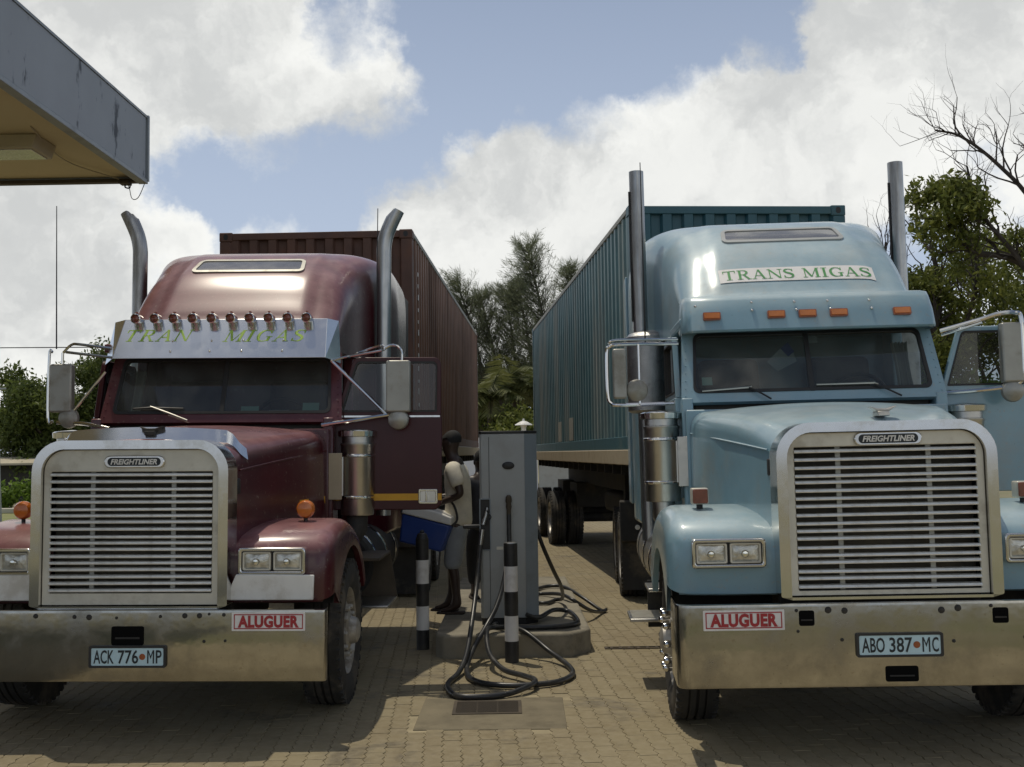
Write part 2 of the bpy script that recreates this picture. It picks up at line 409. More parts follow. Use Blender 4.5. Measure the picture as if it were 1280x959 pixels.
class MB:
    def __init__(s):
        s.v = []; s.f = []

    def add(s, vs, fs):
        k = len(s.v)
        s.v += [tuple(p) for p in vs]
        s.f += [tuple(i + k for i in f) for f in fs]
        return s

    def box(s, c, d, rot=None):
        x, y, z = d[0] / 2, d[1] / 2, d[2] / 2
        vs = [Vector(p) for p in ((-x, -y, -z), (x, -y, -z), (x, y, -z), (-x, y, -z), (-x, -y, z), (x, -y, z), (x, y, z), (-x, y, z))]
        if rot is not None:
            m = rot if isinstance(rot, Matrix) else (Matrix.Rotation(rot[2], 3, 'Z') @ Matrix.Rotation(rot[1], 3, 'Y') @ Matrix.Rotation(rot[0], 3, 'X'))
            vs = [m @ p for p in vs]
        cv = Vector(c)
        return s.add([p + cv for p in vs], [(0, 3, 2, 1), (4, 5, 6, 7), (0, 1, 5, 4), (1, 2, 6, 5), (2, 3, 7, 6), (3, 0, 4, 7)])

    def span(s, a, b):
        return s.box(((a[0] + b[0]) / 2, (a[1] + b[1]) / 2, (a[2] + b[2]) / 2), (abs(b[0] - a[0]), abs(b[1] - a[1]), abs(b[2] - a[2])))

    def prism(s, poly, axis, a, b):
        """poly: 2D outline, extruded along axis from a to b. axis x: (y,z); y: (x,z); z: (x,y)"""
        def P(p, t):
            return {'x': (t, p[0], p[1]), 'y': (p[0], t, p[1]), 'z': (p[0], p[1], t)}[axis]
        n = len(poly)
        vs = [P(p, a) for p in poly] + [P(p, b) for p in poly]
        fs = [tuple(range(n)), tuple(range(2 * n - 1, n - 1, -1))]
        fs += [(i, i + n, (i + 1) % n + n, (i + 1) % n) for i in range(n)]
        return s.add(vs, fs)

    def ring_prism(s, outer, inner, axis, a, b):
        def P(p, t):
            return {'x': (t, p[0], p[1]), 'y': (p[0], t, p[1]), 'z': (p[0], p[1], t)}[axis]
        n = len(outer)
        vs = [P(p, a) for p in outer] + [P(p, a) for p in inner] + [P(p, b) for p in outer] + [P(p, b) for p in inner]
        fs = []
        for i in range(n):
            j = (i + 1) % n
            fs += [(i, j, n + j, n + i), (2 * n + i, 3 * n + i, 3 * n + j, 2 * n + j), (i, 2 * n + i, 2 * n + j, j), (n + i, n + j, 3 * n + j, 3 * n + i)]
        return s.add(vs, fs)

    def tube(s, pts, r, n=10, closed=False, caps=True):
        P = [Vector(p) for p in pts]
        m = len(P)
        rad = r if isinstance(r, (list, tuple)) else [r] * m
        tang = []
        for i in range(m):
            a = P[(i - 1) % m] if (closed or i > 0) else P[i]
            b = P[(i + 1) % m] if (closed or i < m - 1) else P[i]
            t = (b - a)
            tang.append(t.normalized() if t.length > 1e-9 else Vector((0, 0, 1)))
        t0 = tang[0]
        u = t0.orthogonal().normalized()
        vs = []
        for i in range(m):
            t = tang[i]
            u = (u - t * u.dot(t))
            u = u.normalized() if u.length > 1e-6 else t.orthogonal().normalized()
            w = t.cross(u)
            for k in range(n):
                a = 2 * math.pi * k / n
                vs.append(P[i] + (u * math.cos(a) + w * math.sin(a)) * rad[i])
        fs = []
        for i in range(m if closed else m - 1):
            j = (i + 1) % m
            for k in range(n):
                q = (k + 1) % n
                fs.append((i * n + k, i * n + q, j * n + q, j * n + k))
        if caps and not closed:
            fs.append(tuple(range(n - 1, -1, -1)))
            fs.append(tuple(range((m - 1) * n, m * n)))
        return s.add(vs, fs)

    def lathe(s, prof, axis='z', c=(0, 0, 0), n=24, caps=True, arc=None):
        """prof: list of (radius, height along axis)"""
        vs = []
        for r, h in prof:
            for k in range(n):
                a = 2 * math.pi * k / n
                x, y = r * math.cos(a), r * math.sin(a)
                p = {'z': (x, y, h), 'y': (x, h, y), 'x': (h, x, y)}[axis]
                vs.append((p[0] + c[0], p[1] + c[1], p[2] + c[2]))
        fs = []
        for i in range(len(prof) - 1):
            for k in range(n):
                q = (k + 1) % n
                fs.append((i * n + k, i * n + q, (i + 1) * n + q, (i + 1) * n + k))
        if caps:
            fs.append(tuple(range(n)))
            fs.append(tuple(range((len(prof) - 1) * n, len(prof) * n)))
        return s.add(vs, fs)

    def grid(s, rows, closed_u=False):
        """rows: list of equally long point lists"""
        n = len(rows[0])
        vs = [p for r in rows for p in r]
        fs = []
        for i in range(len(rows) - 1):
            for k in range(n if closed_u else n - 1):
                q = (k + 1) % n
                fs.append((i * n + k, i * n + q, (i + 1) * n + q, (i + 1) * n + k))
        return s.add(vs, fs)

    def sphere(s, c, r, nu=16, nv=10):
        rr = r if isinstance(r, (tuple, list)) else (r, r, r)
        rows = []
        for i in range(nv + 1):
            t = math.pi * i / nv
            rows.append([(c[0] + rr[0] * math.sin(t) * math.cos(2 * math.pi * k / nu), c[1] + rr[1] * math.sin(t) * math.sin(2 * math.pi * k / nu), c[2] + rr[2] * math.cos(t)) for k in range(nu)])
        return s.grid(rows, True)

    def mesh(s, name, mat, smooth=True, angle=38, fix=True):
        me = bpy.data.meshes.new(name)
        me.from_pydata(s.v, [], s.f)
        if fix:
            bm = bmesh.new(); bm.from_mesh(me)
            bmesh.ops.remove_doubles(bm, verts=bm.verts, dist=1e-5)
            bmesh.ops.recalc_face_normals(bm, faces=bm.faces)
            bm.to_mesh(me); bm.free()
        me.materials.append(mat)
        if smooth:
            me.polygons.foreach_set('use_smooth', [True] * len(me.polygons))
            me.set_sharp_from_angle(angle=R(angle))
        me.update()
        return me

    def build(s, name, mat, parent=None, bevel=0.0, seg=2, smooth=True, angle=38, label=None, fix=True):
        o = bpy.data.objects.new(name, s.mesh(name, mat, smooth, angle, fix))
        link(o, parent)
        if bevel:
            b = o.modifiers.new('bevel', 'BEVEL')
            b.width = bevel; b.segments = seg; b.limit_method = 'ANGLE'; b.angle_limit = R(35)
            b.harden_normals = False
        if label: o['label'] = label
        return o


def inst(me, name, parent=None, loc=(0, 0, 0), rot=(0, 0, 0), scale=None):
    o = bpy.data.objects.new(name, me)
    o.location = loc
    o.rotation_euler = rot
    if scale: o.scale = scale
    return link(o, parent)


def rrect(cx, cy, hw, hh, r, n=6):
    """rounded rectangle outline, 4*(n+1) points, counter-clockwise from the lower right"""
    rr = r if isinstance(r, (tuple, list)) else (r, r, r, r)      # br, tr, tl, bl
    pts = []
    for (sx, sy, a0, q) in ((1, -1, -90, rr[0]), (1, 1, 0, rr[1]), (-1, 1, 90, rr[2]), (-1, -1, 180, rr[3])):
        for i in range(n + 1):
            a = R(a0 + 90 * i / n)
            pts.append((cx + sx * (hw - q) + q * math.cos(a), cy + sy * (hh - q) + q * math.sin(a)))
    return pts


def spline(pts, n=8, closed=False):
    """Catmull-Rom through pts"""
    P = [Vector(p) for p in pts]
    m = len(P)
    out = []
    for i in range(m if closed else m - 1):
        p0 = P[(i - 1) % m] if closed or i > 0 else P[0] * 2 - P[1]
        p1, p2 = P[i], P[(i + 1) % m]
        p3 = P[(i + 2) % m] if closed or i < m - 2 else P[-1] * 2 - P[-2]
        for k in range(n):
            t = k / n
            out.append(0.5 * ((2 * p1) + (p2 - p0) * t + (2 * p0 - 5 * p1 + 4 * p2 - p3) * t * t + (3 * p1 - p0 - 3 * p2 + p3) * t * t * t))
    if not closed:
        out.append(P[-1])
    return out


def lerp_table(tab, x):
    if x <= tab[0][0]: return tab[0][1]
    for (a, b), (c, d) in zip(tab, tab[1:]):
        if x <= c:
            return b + (d - b) * (x - a) / (c - a)
    return tab[-1][1]


def smooth_table(tab, x):
    xs = [t[0] for t in tab]; ys = [t[1] for t in tab]
    if x <= xs[0]: return ys[0]
    if x >= xs[-1]: return ys[-1]
    n = len(xs)
    d = [(ys[i + 1] - ys[i]) / (xs[i + 1] - xs[i]) for i in range(n - 1)]
    m = [d[0]] + [(0 if d[i - 1] * d[i] <= 0 else 2 * d[i - 1] * d[i] / (d[i - 1] + d[i])) for i in range(1, n - 1)] + [d[-1]]
    for i in range(n - 1):
        if x <= xs[i + 1]:
            h = xs[i + 1] - xs[i]; t = (x - xs[i]) / h
            return (ys[i] * (2 * t**3 - 3 * t**2 + 1) + m[i] * h * (t**3 - 2 * t**2 + t) + ys[i + 1] * (-2 * t**3 + 3 * t**2) + m[i + 1] * h * (t**3 - t**2))


def sstep(a, b, x):
    t = min(1.0, max(0.0, (x - a) / (b - a)))
    return t * t * (3 - 2 * t)


# ------------------------------------------------------------------ lettering
def sans(text, size=1.0, bold=0.0, xs=1.0, shear=0.0, space=1.0):
    """outline lettering -> (verts2d, faces), centred on the origin"""
    cu = bpy.data.curves.new('lettering', 'FONT')
    cu.body = text; cu.size = size; cu.offset = bold; cu.space_character = space; cu.shear = shear
    cu.resolution_u = 3
    o = bpy.data.objects.new('lettering', cu)
    COL.objects.link(o)
    dg = bpy.context.evaluated_depsgraph_get()
    dg.update()
    me = bpy.data.meshes.new_from_object(o.evaluated_get(dg))
    vs = [(p.co.x * xs, p.co.y) for p in me.vertices]
    fs = [tuple(p.vertices) for p in me.polygons]
    bpy.data.objects.remove(o); bpy.data.meshes.remove(me); bpy.data.curves.remove(cu)
    x0 = min(p[0] for p in vs); x1 = max(p[0] for p in vs); y0 = min(p[1] for p in vs); y1 = max(p[1] for p in vs)
    return [(p[0] - (x0 + x1) / 2, p[1] - (y0 + y1) / 2) for p in vs], fs, (x1 - x0, y1 - y0)


SERIF = {
    'T': (0.80, [('l', .40, 0, .40, .97, .15), ('l', .03, .965, .77, .965, .07), ('l', .05, .97, .05, .74, .055), ('l', .75, .97, .75, .74, .055), ('l', .22, .025, .58, .025, .05)]),
    'R': (0.86, [('l', .20, 0, .20, 1, .15), ('c', [(.18, .97), (.42, .97), (.58, .90), (.62, .74), (.55, .58), (.40, .51), (.20, .51)], [.06, .06, .11, .15, .11, .06, .06]), ('l', .42, .51, .72, .03, .15), ('l', .03, .025, .38, .025, .05), ('l', .62, .025, .88, .025, .05), ('l', .04, .975, .22, .975, .05)]),
    'A': (0.88, [('l', .42, .98, .14, .02, .06), ('l', .43, 1, .74, .02, .15), ('l', .24, .35, .64, .35, .06), ('l', .01, .025, .28, .025, .05), ('l', .58, .025, .90, .025, .05)]),
    'N': (0.92, [('l', .16, 0, .16, 1, .06), ('l', .16, .97, .76, .03, .15), ('l', .78, 0, .78, 1, .06), ('l', .02, .025, .30, .025, .05), ('l', .64, .975, .92, .975, .05), ('l', .03, .975, .2, .975, .05)]),
    'S': (0.66, [('c', [(.56, .74), (.52, .90), (.34, .97), (.16, .91), (.11, .76), (.20, .62), (.40, .50), (.55, .36), (.56, .20), (.46, .06), (.30, .03), (.14, .09), (.08, .27)], [.04, .06, .06, .11, .14, .15, .16, .15, .14, .11, .06, .06, .04]), ('l', .57, .97, .57, .72, .05), ('l', .07, .03, .07, .28, .05)]),
    'M': (1.06, [('l', .16, 0, .16, 1, .06), ('l', .18, .98, .52, .06, .15), ('l', .52, .06, .86, .98, .06), ('l', .88, 0, .88, 1, .15), ('l', .02, .025, .30, .025, .05), ('l', .72, .025, 1.04, .025, .05), ('l', .03, .975, .22, .975, .05), ('l', .84, .975, 1.03, .975, .05)]),
    'I': (0.44, [('l', .22, 0, .22, 1, .15), ('l', .04, .025, .40, .025, .05), ('l', .04, .975, .40, .975, .05)]),
    'G': (0.86, [('c', [(.72, .72), (.64, .90), (.46, .97), (.26, .90), (.14, .70), (.12, .48), (.17, .24), (.30, .07), (.48, .03), (.64, .08), (.72, .18)], [.04, .06, .06, .10, .15, .16, .15, .10, .06, .06, .06]), ('l', .71, .05, .71, .42, .14), ('l', .54, .42, .88, .42, .05), ('l', .74, .97, .74, .70, .05)]),
    ' ': (0.40, []),
}


def serif(text, h=1.0, xs=1.0, shear=0.0, space=0.06):
    """roman lettering from strokes -> list of quads [(4 2D points)], centred; returns (quads, width)"""
    quads = []
    x = 0.0
    for ch in text:
        w, st = SERIF[ch]
        for s in st:
            if s[0] == 'l':
                _, x0, y0, x1, y1, wd = s
                dx, dy = x1 - x0, y1 - y0
                L = math.hypot(dx, dy)
                if abs(dy) > 0.3 and abs(dx) > 0.02:       # slanted stroke: horizontal cut ends
                    q = [(x0 - wd / 2 * L / abs(dy) * 0.8, y0), (x0 + wd / 2 * L / abs(dy) * 0.8, y0), (x1 + wd / 2 * L / abs(dy) * 0.8, y1), (x1 - wd / 2 * L / abs(dy) * 0.8, y1)]
                else:
                    nx, ny = -dy / L * wd / 2, dx / L * wd / 2
                    q = [(x0 - nx, y0 - ny), (x0 + nx, y0 + ny), (x1 + nx, y1 + ny), (x1 - nx, y1 - ny)]
                quads.append([(a + x, b) for a, b in q])
            else:
                pts, ws = s[1], s[2]
                sp = spline([(a, b, c) for (a, b), c in zip(pts, ws)], 4)
                prev = None
                for i, p in enumerate(sp):
                    a = sp[max(0, i - 1)]; b = sp[min(len(sp) - 1, i + 1)]
                    dx, dy = b.x - a.x, b.y - a.y
                    L = math.hypot(dx, dy) or 1
                    nx, ny = -dy / L * p.z / 2, dx / L * p.z / 2
                    cur = ((p.x - nx, p.y - ny), (p.x + nx, p.y + ny))
                    if prev:
                        quads.append([(prev[0][0] + x, prev[0][1]), (prev[1][0] + x, prev[1][1]), (cur[1][0] + x, cur[1][1]), (cur[0][0] + x, cur[0][1])])
                    prev = cur
        x += w + space
    W = x - space
    return [[((a - W / 2 + (b - .5) * shear) * h * xs, (b - .5) * h) for a, b in q] for q in quads], W * h * xs


def frame(O, U, V):
    """returns f(x, y, h): point at O + x U + y V + h N  (U right, V up, N towards the viewer)"""
    O = Vector(O); U = Vector(U).normalized(); V = Vector(V).normalized(); N = U.cross(V).normalized()
    return lambda x, y, h=0.0: O + U * x + V * y + N * h


def put_sans(mb, fr, text, size, dx=0, dy=0, h=0.001, fit=None, **kw):
    vs, fs, (w, hh) = sans(text, size, **kw)
    k = 1.0 if fit is None else fit / w
    mb.add([fr(p[0] * k + dx, p[1] + dy, h) for p in vs], fs)
    return w * k


def put_quads(mb, fr, quads, dx=0, dy=0, h=0.001):
    for i, q in enumerate(quads):
        mb.add([fr(a + dx, b + dy, h + 0.00004 * (i % 40)) for a, b in q], [(0, 1, 2, 3)])


# ------------------------------------------------------------------ wheels
def tyre_mesh(r=0.51, w=0.28):
    mb = MB()
    hw = w / 2
    ri = 0.30
    mb.lathe([(ri, -hw * 0.8), (ri + 0.05, -hw * 0.98), (r - 0.10, -hw), (r - 0.035, -hw * 0.93), (r - 0.008, -hw * 0.80),
              (r, -hw * 0.5), (r, -hw * 0.42), (r - 0.014, -hw * 0.40), (r - 0.014, -hw * 0.34), (r, -hw * 0.32), (r + .002, -0.01), (r - 0.014, -0.008), (r - 0.014, 0.008), (r + .002, 0.01),
              (r, hw * 0.32), (r - 0.014, hw * 0.34), (r - 0.014, hw * 0.40), (r, hw * 0.42), (r, hw * 0.5),
              (r - 0.008, hw * 0.80), (r - 0.035, hw * 0.93), (r - 0.10, hw), (ri + 0.05, hw * 0.98), (ri, hw * 0.8)], 'x', n=48, caps=False)
    # shoulder lugs
    for k in range(44):
        a = 2 * math.pi * k / 44
        for sx in (-1, 1):
            m = Matrix.Rotation(a, 3, 'X')
            c = m @ Vector((sx * hw * 0.80, 0, r - 0.020))
            mb.box(c, (hw * 0.30, 0.034, 0.034), m)
    return mb.mesh('wheel', M['rubber'], fix=False, angle=30)


def rim_mesh_front():
    """rim disc facing +x, with ten hand holes"""
    mb = MB()
    mb.lathe([(0.315, 0.10), (0.300, 0.118), (0.288, 0.105), (0.275, 0.05)], 'x', n=40, caps=False)
    n = 40
    # dished disc in polar strips with openings
    rows = [(0.275, 0.050), (0.255, 0.058), (0.205, 0.085), (0.165, 0.092), (0.10, 0.094)]
    for (r0, h0), (r1, h1), hole in ((rows[0], rows[1], 0), (rows[1], rows[2], 1), (rows[2], rows[3], 0), (rows[3], rows[4], 0)):
        for k in range(n):
            if hole and k % 4 in (1, 2):
                continue
            a, b = 2 * math.pi * k / n, 2 * math.pi * (k + 1) / n
            mb.add([(h0, r0 * math.cos(a), r0 * math.sin(a)), (h0, r0 * math.cos(b), r0 * math.sin(b)), (h1, r1 * math.cos(b), r1 * math.sin(b)), (h1, r1 * math.cos(a), r1 * math.sin(a))], [(0, 1, 2, 3)])
    return mb.mesh('rim', M['rim'], angle=30)


def rim_mesh_rear():
    mb = MB()
    mb.lathe([(0.315, 0.11), (0.300, 0.128), (0.285, 0.10), (0.275, -0.02), (0.24, -0.05), (0.16, -0.055), (0.13, -0.03)], 'x', n=32, caps=False)
    mb.lathe([(0.13, -0.055), (0.13, 0.04), (0.10, 0.07), (0.02, 0.075)], 'x', n=20)
    return mb.mesh('rim', M['rim'], angle=30)


TYRE = tyre_mesh()
RIM_F = rim_mesh_front()
RIM_R = rim_mesh_rear()
HUB = MB().lathe([(0.145, 0.08), (0.145, 0.115), (0.10, 0.13), (0.085, 0.175), (0.055, 0.19), (0.01, 0.192)], 'x', n=24).mesh('hub', M['rim'])
NUT = MB().lathe([(0.020, 0.085), (0.020, 0.125), (0.013, 0.132), (0.002, 0.133)], 'x', n=6).mesh('lug_nut', M['rim'])
NUT_CAP = MB().lathe([(0.024, 0.085), (0.022, 0.13), (0.026, 0.155), (0.022, 0.175), (0.010, 0.185), (0.002, 0.186)], 'x', n=10).mesh('nut_cover', M['chrome'])
DISC_DARK = MB().lathe([(0.27, 0.0), (0.02, 0.0)], 'x', n=24).mesh('brake_drum', M['dark'])


def front_wheel(parent, sx, y, zc, xo, caps=False, steer=0.0):
    w = inst(TYRE, 'wheel', parent, (sx * (xo - 0.14), y, zc), (0, 0, (0 if sx > 0 else math.pi) + R(steer)))
    inst(RIM_F, 'rim', w)
    inst(HUB, 'hub', w)
    inst(DISC_DARK, 'brake_drum', w)
    for k in range(10):
        a = 2 * math.pi * k / 10
        inst(NUT_CAP if caps else NUT, 'nut_cover' if caps else 'lug_nut', w, (0, 0.185 * math.cos(a), 0.185 * math.sin(a)) if caps else (0, 0.167 * math.cos(a), 0.167 * math.sin(a)))
    return w


def dual_wheel(parent, sx, y, zc, xo):
    for k in (0, 1):
        w = inst(TYRE, 'wheel', parent, (sx * (xo - 0.14 - 0.33 * k), y, zc), (0, 0, 0 if sx > 0 else math.pi))
        if k == 0:
            inst(RIM_R, 'rim', w)


# ------------------------------------------------------------------ the conventional tractor unit
ROOF_Z = [(2.00, 2.79), (2.10, 2.805), (2.20, 2.865), (2.35, 3.015), (2.50, 3.175), (2.65, 3.305), (2.85, 3.425), (3.10, 3.545), (3.5, 3.645), (4.0, 3.665), (4.75, 3.62)]
ROOF_W = [(2.0, .872), (2.2, .885), (2.5, .905), (2.9, .94), (3.15, .97), (3.45, 1.04), (3.8, 1.12), (4.1, 1.15), (4.75, 1.15)]
ROOF_ZB = 2.60


def roof_z(x, y):
    hw = smooth_table(ROOF_W, y); zt = smooth_table(ROOF_Z, y)
    n = lerp_table([(2.2, 4.6), (2.9, 5.2), (3.6, 8.5), (4.75, 9.0)], y)
    q = max(0.0, 1 - min(1.0, abs(x) / hw) ** n) ** (1 / n)
    z = ROOF_ZB + (zt - ROOF_ZB) * q
    a = lerp_table([(2.2, .63), (2.5, .62), (3.3, .60)], y)
    z += 0.022 * (1 - sstep(a - 0.07, a + 0.05, abs(x))) * sstep(2.205, 2.26, y) * (1 - sstep(3.15, 3.45, y))
    return z


def roof_pt(x, y, h=0.0):
    e = 0.01
    z = roof_z(x, y)
    nx = -(roof_z(x + e, y) - roof_z(x - e, y)) / (2 * e)
    ny = -(roof_z(x, y + e) - roof_z(x, y - e)) / (2 * e)
    nrm = Vector((nx, ny, 1)).normalized()
    return Vector((x, y, z)) + nrm * h


def tractor(name, label, paint, cfg):
    T = thing(name, label, 'truck', cfg['loc'], (0, -R(cfg['roll']), -R(cfg['yaw'])), 'lorries refuelling side by side')
    P = M[paint]
    PD = M[cfg['door_paint']]
    wz = 0.51 - cfg['loc'][2]               # wheel centre, local
    L = cfg['kind'] == 'maroon'

    # --- chassis
    for sx in (-1, 1):
        MB().span((sx * 0.39, 0.35, 0.72), (sx * 0.47, 9.6, 1.0)).build('frame_rail', M['dark'], T, 0.01)
    MB().tube([(-1.0, 1.15, wz), (-0.7, 1.15, wz - 0.12), (0.7, 1.15, wz - 0.12), (1.0, 1.15, wz)], 0.07, 8).build('front_axle', M['dark'], T)
    MB().span((-0.5, 0.7, 0.55), (0.5, 1.7, 1.15)).build('engine_sump', M['dark'], T, 0.06)
    MB().span((-0.58, 0.3, 0.62), (0.58, 0.36, 0.86)).build('front_crossmember', M['dark'], T, 0.01)
    for ya in (7.35, 8.7):
        MB().tube([(-0.9, ya, wz), (0.9, ya, wz)], 0.10, 10).build('drive_axle', M['dark'], T)
        for sx in (-1, 1):
            dual_wheel(T, sx, ya, wz, 1.20)
    MB().span((-0.45, 7.5, 1.02), (0.45, 8.6, 1.12)).build('fifth_wheel', M['dark'], T, 0.03)
    for sx in (-1, 1):
        front_wheel(T, sx, 1.15, wz, cfg['wheel_x'], cfg['nut_caps'])

    # --- bumper: wrapped sheet with rolled lips
    b0, b1 = cfg['bumper']
    hw = cfg['bumper_hw']
    dxc = cfg['cab_dx']
    cr = 0.075 if not L else 0.022
    out = [(-hw + 0.005, cfg['wrap']), (-hw, cr + 0.02)] + [(-hw + cr - cr * math.cos(R(a)), cr - cr * math.sin(R(a))) for a in (15, 30, 45, 60, 75, 90)]
    out = out + [(-p[0], p[1]) for p in reversed(out)]
    inn = [(p[0] * 0.985, p[1] + 0.018) for p in out]
    mb = MB()
    zs = [(b0 + .012, .022), (b0, .012), (b0 + .004, .002), (b0 + .02, 0), (b1 - .02, 0), (b1 - .004, .002), (b1, .012), (b1 - .004, .06)]
    mb.grid([[(x * (1 - o * 0.2), y + o, z) for x, y in out] for z, o in zs])
    mb.grid([[(x, y, z) for x, y in inn] for z in (b0 + .012, b1 - .012)])
    bump = mb.build('bumper', M['bumper'], T, angle=50)
    for (x, z, w, h) in cfg['openings']:  # black plates on the bumper face; the openings' shade is in their colour
        o_ = MB().prism(rrect(x, z, w / 2, h / 2, 0.012, 3), 'y', -0.003, 0.03).build('tow_opening_shade', M['opening_shade'], bump)
        MB().prism(rrect(x, z - h * 0.12, w / 2 * 0.75, h * 0.05, 0.003, 2), 'y', -0.006, 0.0).build('tow_pin', M['dark'], bump)
    bolt = MB().lathe([(0.013, 0.0), (0.011, -0.006), (0.004, -0.010), (0.0005, -0.0105)], 'y', n=10).mesh('bolt_head', M['dark'])
    for x, z, s in cfg['bolts']:
        inst(bolt, 'bolt_head', bump, (x, -0.0005, z), scale=(s, 1, s))

    # number plate
    px, pz = cfg['plate_at']
    pl = MB().prism(rrect(px, pz, 0.225, 0.056, 0.008, 3), 'y', -0.014, -0.002).build('number_plate', M['plate'], T)
    MB().ring_prism(rrect(px, pz, 0.237, 0.066, 0.012, 3), rrect(px, pz, 0.222, 0.053, 0.008, 3), 'y', -0.018, -0.001).build('plate_frame', M['black'], pl)
    fr = frame((px, -0.0145, pz), (1, 0, 0), (0, 0, 1))
    mb = MB()
    a, b, c = cfg['plate']
    for txt, dx, ft in ((a, -0.145, 0.125), (b, 0.005, 0.125), (c, 0.167, 0.090)):
        mb = MB()
        if txt[0] == 'M':
            x0, x1 = dx - 0.045, dx - 0.002
            for q in ([(x0, -.040), (x0 + .0085, -.040), (x0 + .0085, .040), (x0, .040)], [(x1 - .0085, -.040), (x1, -.040), (x1, .040), (x1 - .0085, .040)],
                      [(x0 + .0085, .040), (x0 + .0085, .024), ((x0 + x1) / 2, -.014), ((x0 + x1) / 2, .006)], [(x1 - .0085, .040), ((x0 + x1) / 2, .006), ((x0 + x1) / 2, -.014), (x1 - .0085, .024)]):
                mb.add([fr(p, q_, 0.0012) for p, q_ in q], [(0, 1, 2, 3)])
            put_sans(mb, fr, txt[1], 0.112, dx + 0.026, 0, 0.0012, fit=0.036, bold=0.0016)
        else:
            put_sans(mb, fr, txt, 0.112, dx, 0, 0.0012, fit=ft, bold=0.0018)
        mb.build('plate_lettering', M['ink'], pl, smooth=False, fix=False)
    MB().lathe([(0.019, -0.0150), (0.019, -0.0164), (0.001, -0.0165)], 'y', (px + 0.092, 0, pz), 16).build('plate_seal', M['amber_dark'], pl)

    # hire sticker
    sx0, sz0 = cfg['sticker']
    st = MB().prism(rrect(sx0, sz0, 0.225, 0.056, 0.004, 2), 'y', -0.004, -0.0005).build('hire_sticker', M['sticker'], T)
    MB().ring_prism(rrect(sx0, sz0, 0.212, 0.045, 0.002, 2), rrect(sx0, sz0, 0.206, 0.039, 0.002, 2), 'y', -0.0052, -0.0035).build('sticker_border', M['red_ink'], st)
    mb = MB()
    put_sans(mb, frame((sx0, -0.0045, sz0), (1, 0, 0), (0, 0, 1)), 'ALUGUER', 0.093, 0, 0, 0.0015, fit=0.375, bold=0.0048, space=1.06)
    mb.build('sticker_lettering', M['red_ink'], st, smooth=False, fix=False)

    # --- grille
    gb, gt = cfg['grille_open']                 # slatted opening, bottom and top
    ot = cfg['grille_top']
    outer = rrect(0, (0.83 + ot) / 2, 0.615, (ot - 0.83) / 2, (0.012, 0.185, 0.185, 0.012), 8)
    inner = rrect(0, (0.815 + ot - 0.055) / 2, 0.555, (ot - 0.055 - 0.815) / 2, (0.004, 0.135, 0.135, 0.004), 8)
    # arch the top a little
    arch = lambda pts: [(x, z + 0.022 * (1 - (x / 0.62) ** 2) * sstep(1.4, ot, z)) for x, z in pts]
    MB().ring_prism(arch(outer), arch(inner), 'y', 0.045, 0.26).build('grille_surround', M['chrome'], T, 0.020, 3)
    p_out = arch(rrect(0, (0.835 + ot - 0.058) / 2, 0.552, (ot - 0.058 - 0.835) / 2, (0.004, 0.13, 0.13, 0.004), 8))
    p_in = rrect(0, (gb + gt) / 2, 0.508, (gt - gb) / 2, 0.006, 8)
    MB().ring_prism(p_out, p_in, 'y', 0.082, 0.10).build('grille_panel', M['grille'], T, 0.004)
    n = 18
    pitch = (gt - gb) / n
    sl = MB().prism([(0.070, -0.0045), (0.078, 0.006), (0.112, 0.010), (0.112, 0.003), (0.080, -0.0075), (0.072, -0.0095)], 'x', -0.508, 0.508).mesh('slat', M['slat'], angle=25)
    rs = random.Random(3 if L else 5)
    for k in range(n):
        s_ = inst(sl, 'slat', T, (0, 0, gb + (k + 0.45) * pitch + rs.uniform(-.0025, .0025)), (rs.uniform(-.05, .05), rs.uniform(-.0022, .0022), 0))
    for x in (-0.255, 0.255):
        MB().span((x - 0.014, 0.116, gb), (x + 0.014, 0.126, gt)).build('grille_bar', M['mirror_back'], T)
    MB().span((-0.52, 0.20, gb - 0.02), (0.52, 0.23, gt + 0.02)).build('radiator', M['radiator'], T)
    # oval badge
    zb = cfg['badge_z']
    bd = MB().prism(rrect(0.02, zb, 0.190, 0.038, 0.0375, 8), 'y', 0.062, 0.082).build('badge', M['chrome'], T, 0.006, 2)
    MB().prism(rrect(0.02, zb, 0.166, 0.026, 0.0255, 8), 'y', 0.0585, 0.066).build('badge_field', M['ink'], bd)
    mb = MB()
    put_sans(mb, frame((0.02, 0.0580, zb), (1, 0, 0), (0, 0, 1)), 'FREIGHTLINER', 0.045, 0, 0, 0.0015, fit=0.292, bold=0.0016, shear=0.25)
    mb.build('badge_lettering', M['white'], bd, smooth=False, fix=False)

    # --- hood
    rows = []
    for y in [0.15, 0.17, 0.21, 0.28, 0.4, 0.6, 0.85, 1.1, 1.35, 1.6, 1.74, 1.78]:
        w_ = smooth_table([(0.15, 0.585), (0.3, 0.605), (0.6, 0.66), (1.1, 0.76), (1.74, 0.905), (1.78, .90)], y)
        zt = smooth_table([(0.15, ot - 0.03), (0.21, ot - 0.005), (0.4, ot + 0.045), (0.8, 1.92), (1.3, 1.965), (1.74, 1.99), (1.78, 1.97)], y)
        rr = smooth_table([(0.15, 0.16), (0.6, 0.14), (1.74, 0.12), (1.78, .12)], y)
        crown = 0.045
        prof = [(-w_ - 0.02, 0.86), (-w_ - 0.015, 1.2), (-w_ - 0.006, 1.5), (-w_, zt - crown - rr)]
        prof += [(-w_ + rr - rr * math.cos(R(a)), zt - crown - rr + rr * math.sin(R(a))) for a in (15, 30, 45, 60, 75, 90)]
        m_ = 8
        prof += [(-(w_ - rr) + (w_ - rr) * i / m_, zt - crown + crown * (1 - (1 - i / m_) ** 2.0)) for i in range(1, m_ + 1)]
        prof += [(-x, z) for x, z in reversed(prof[:-1])]
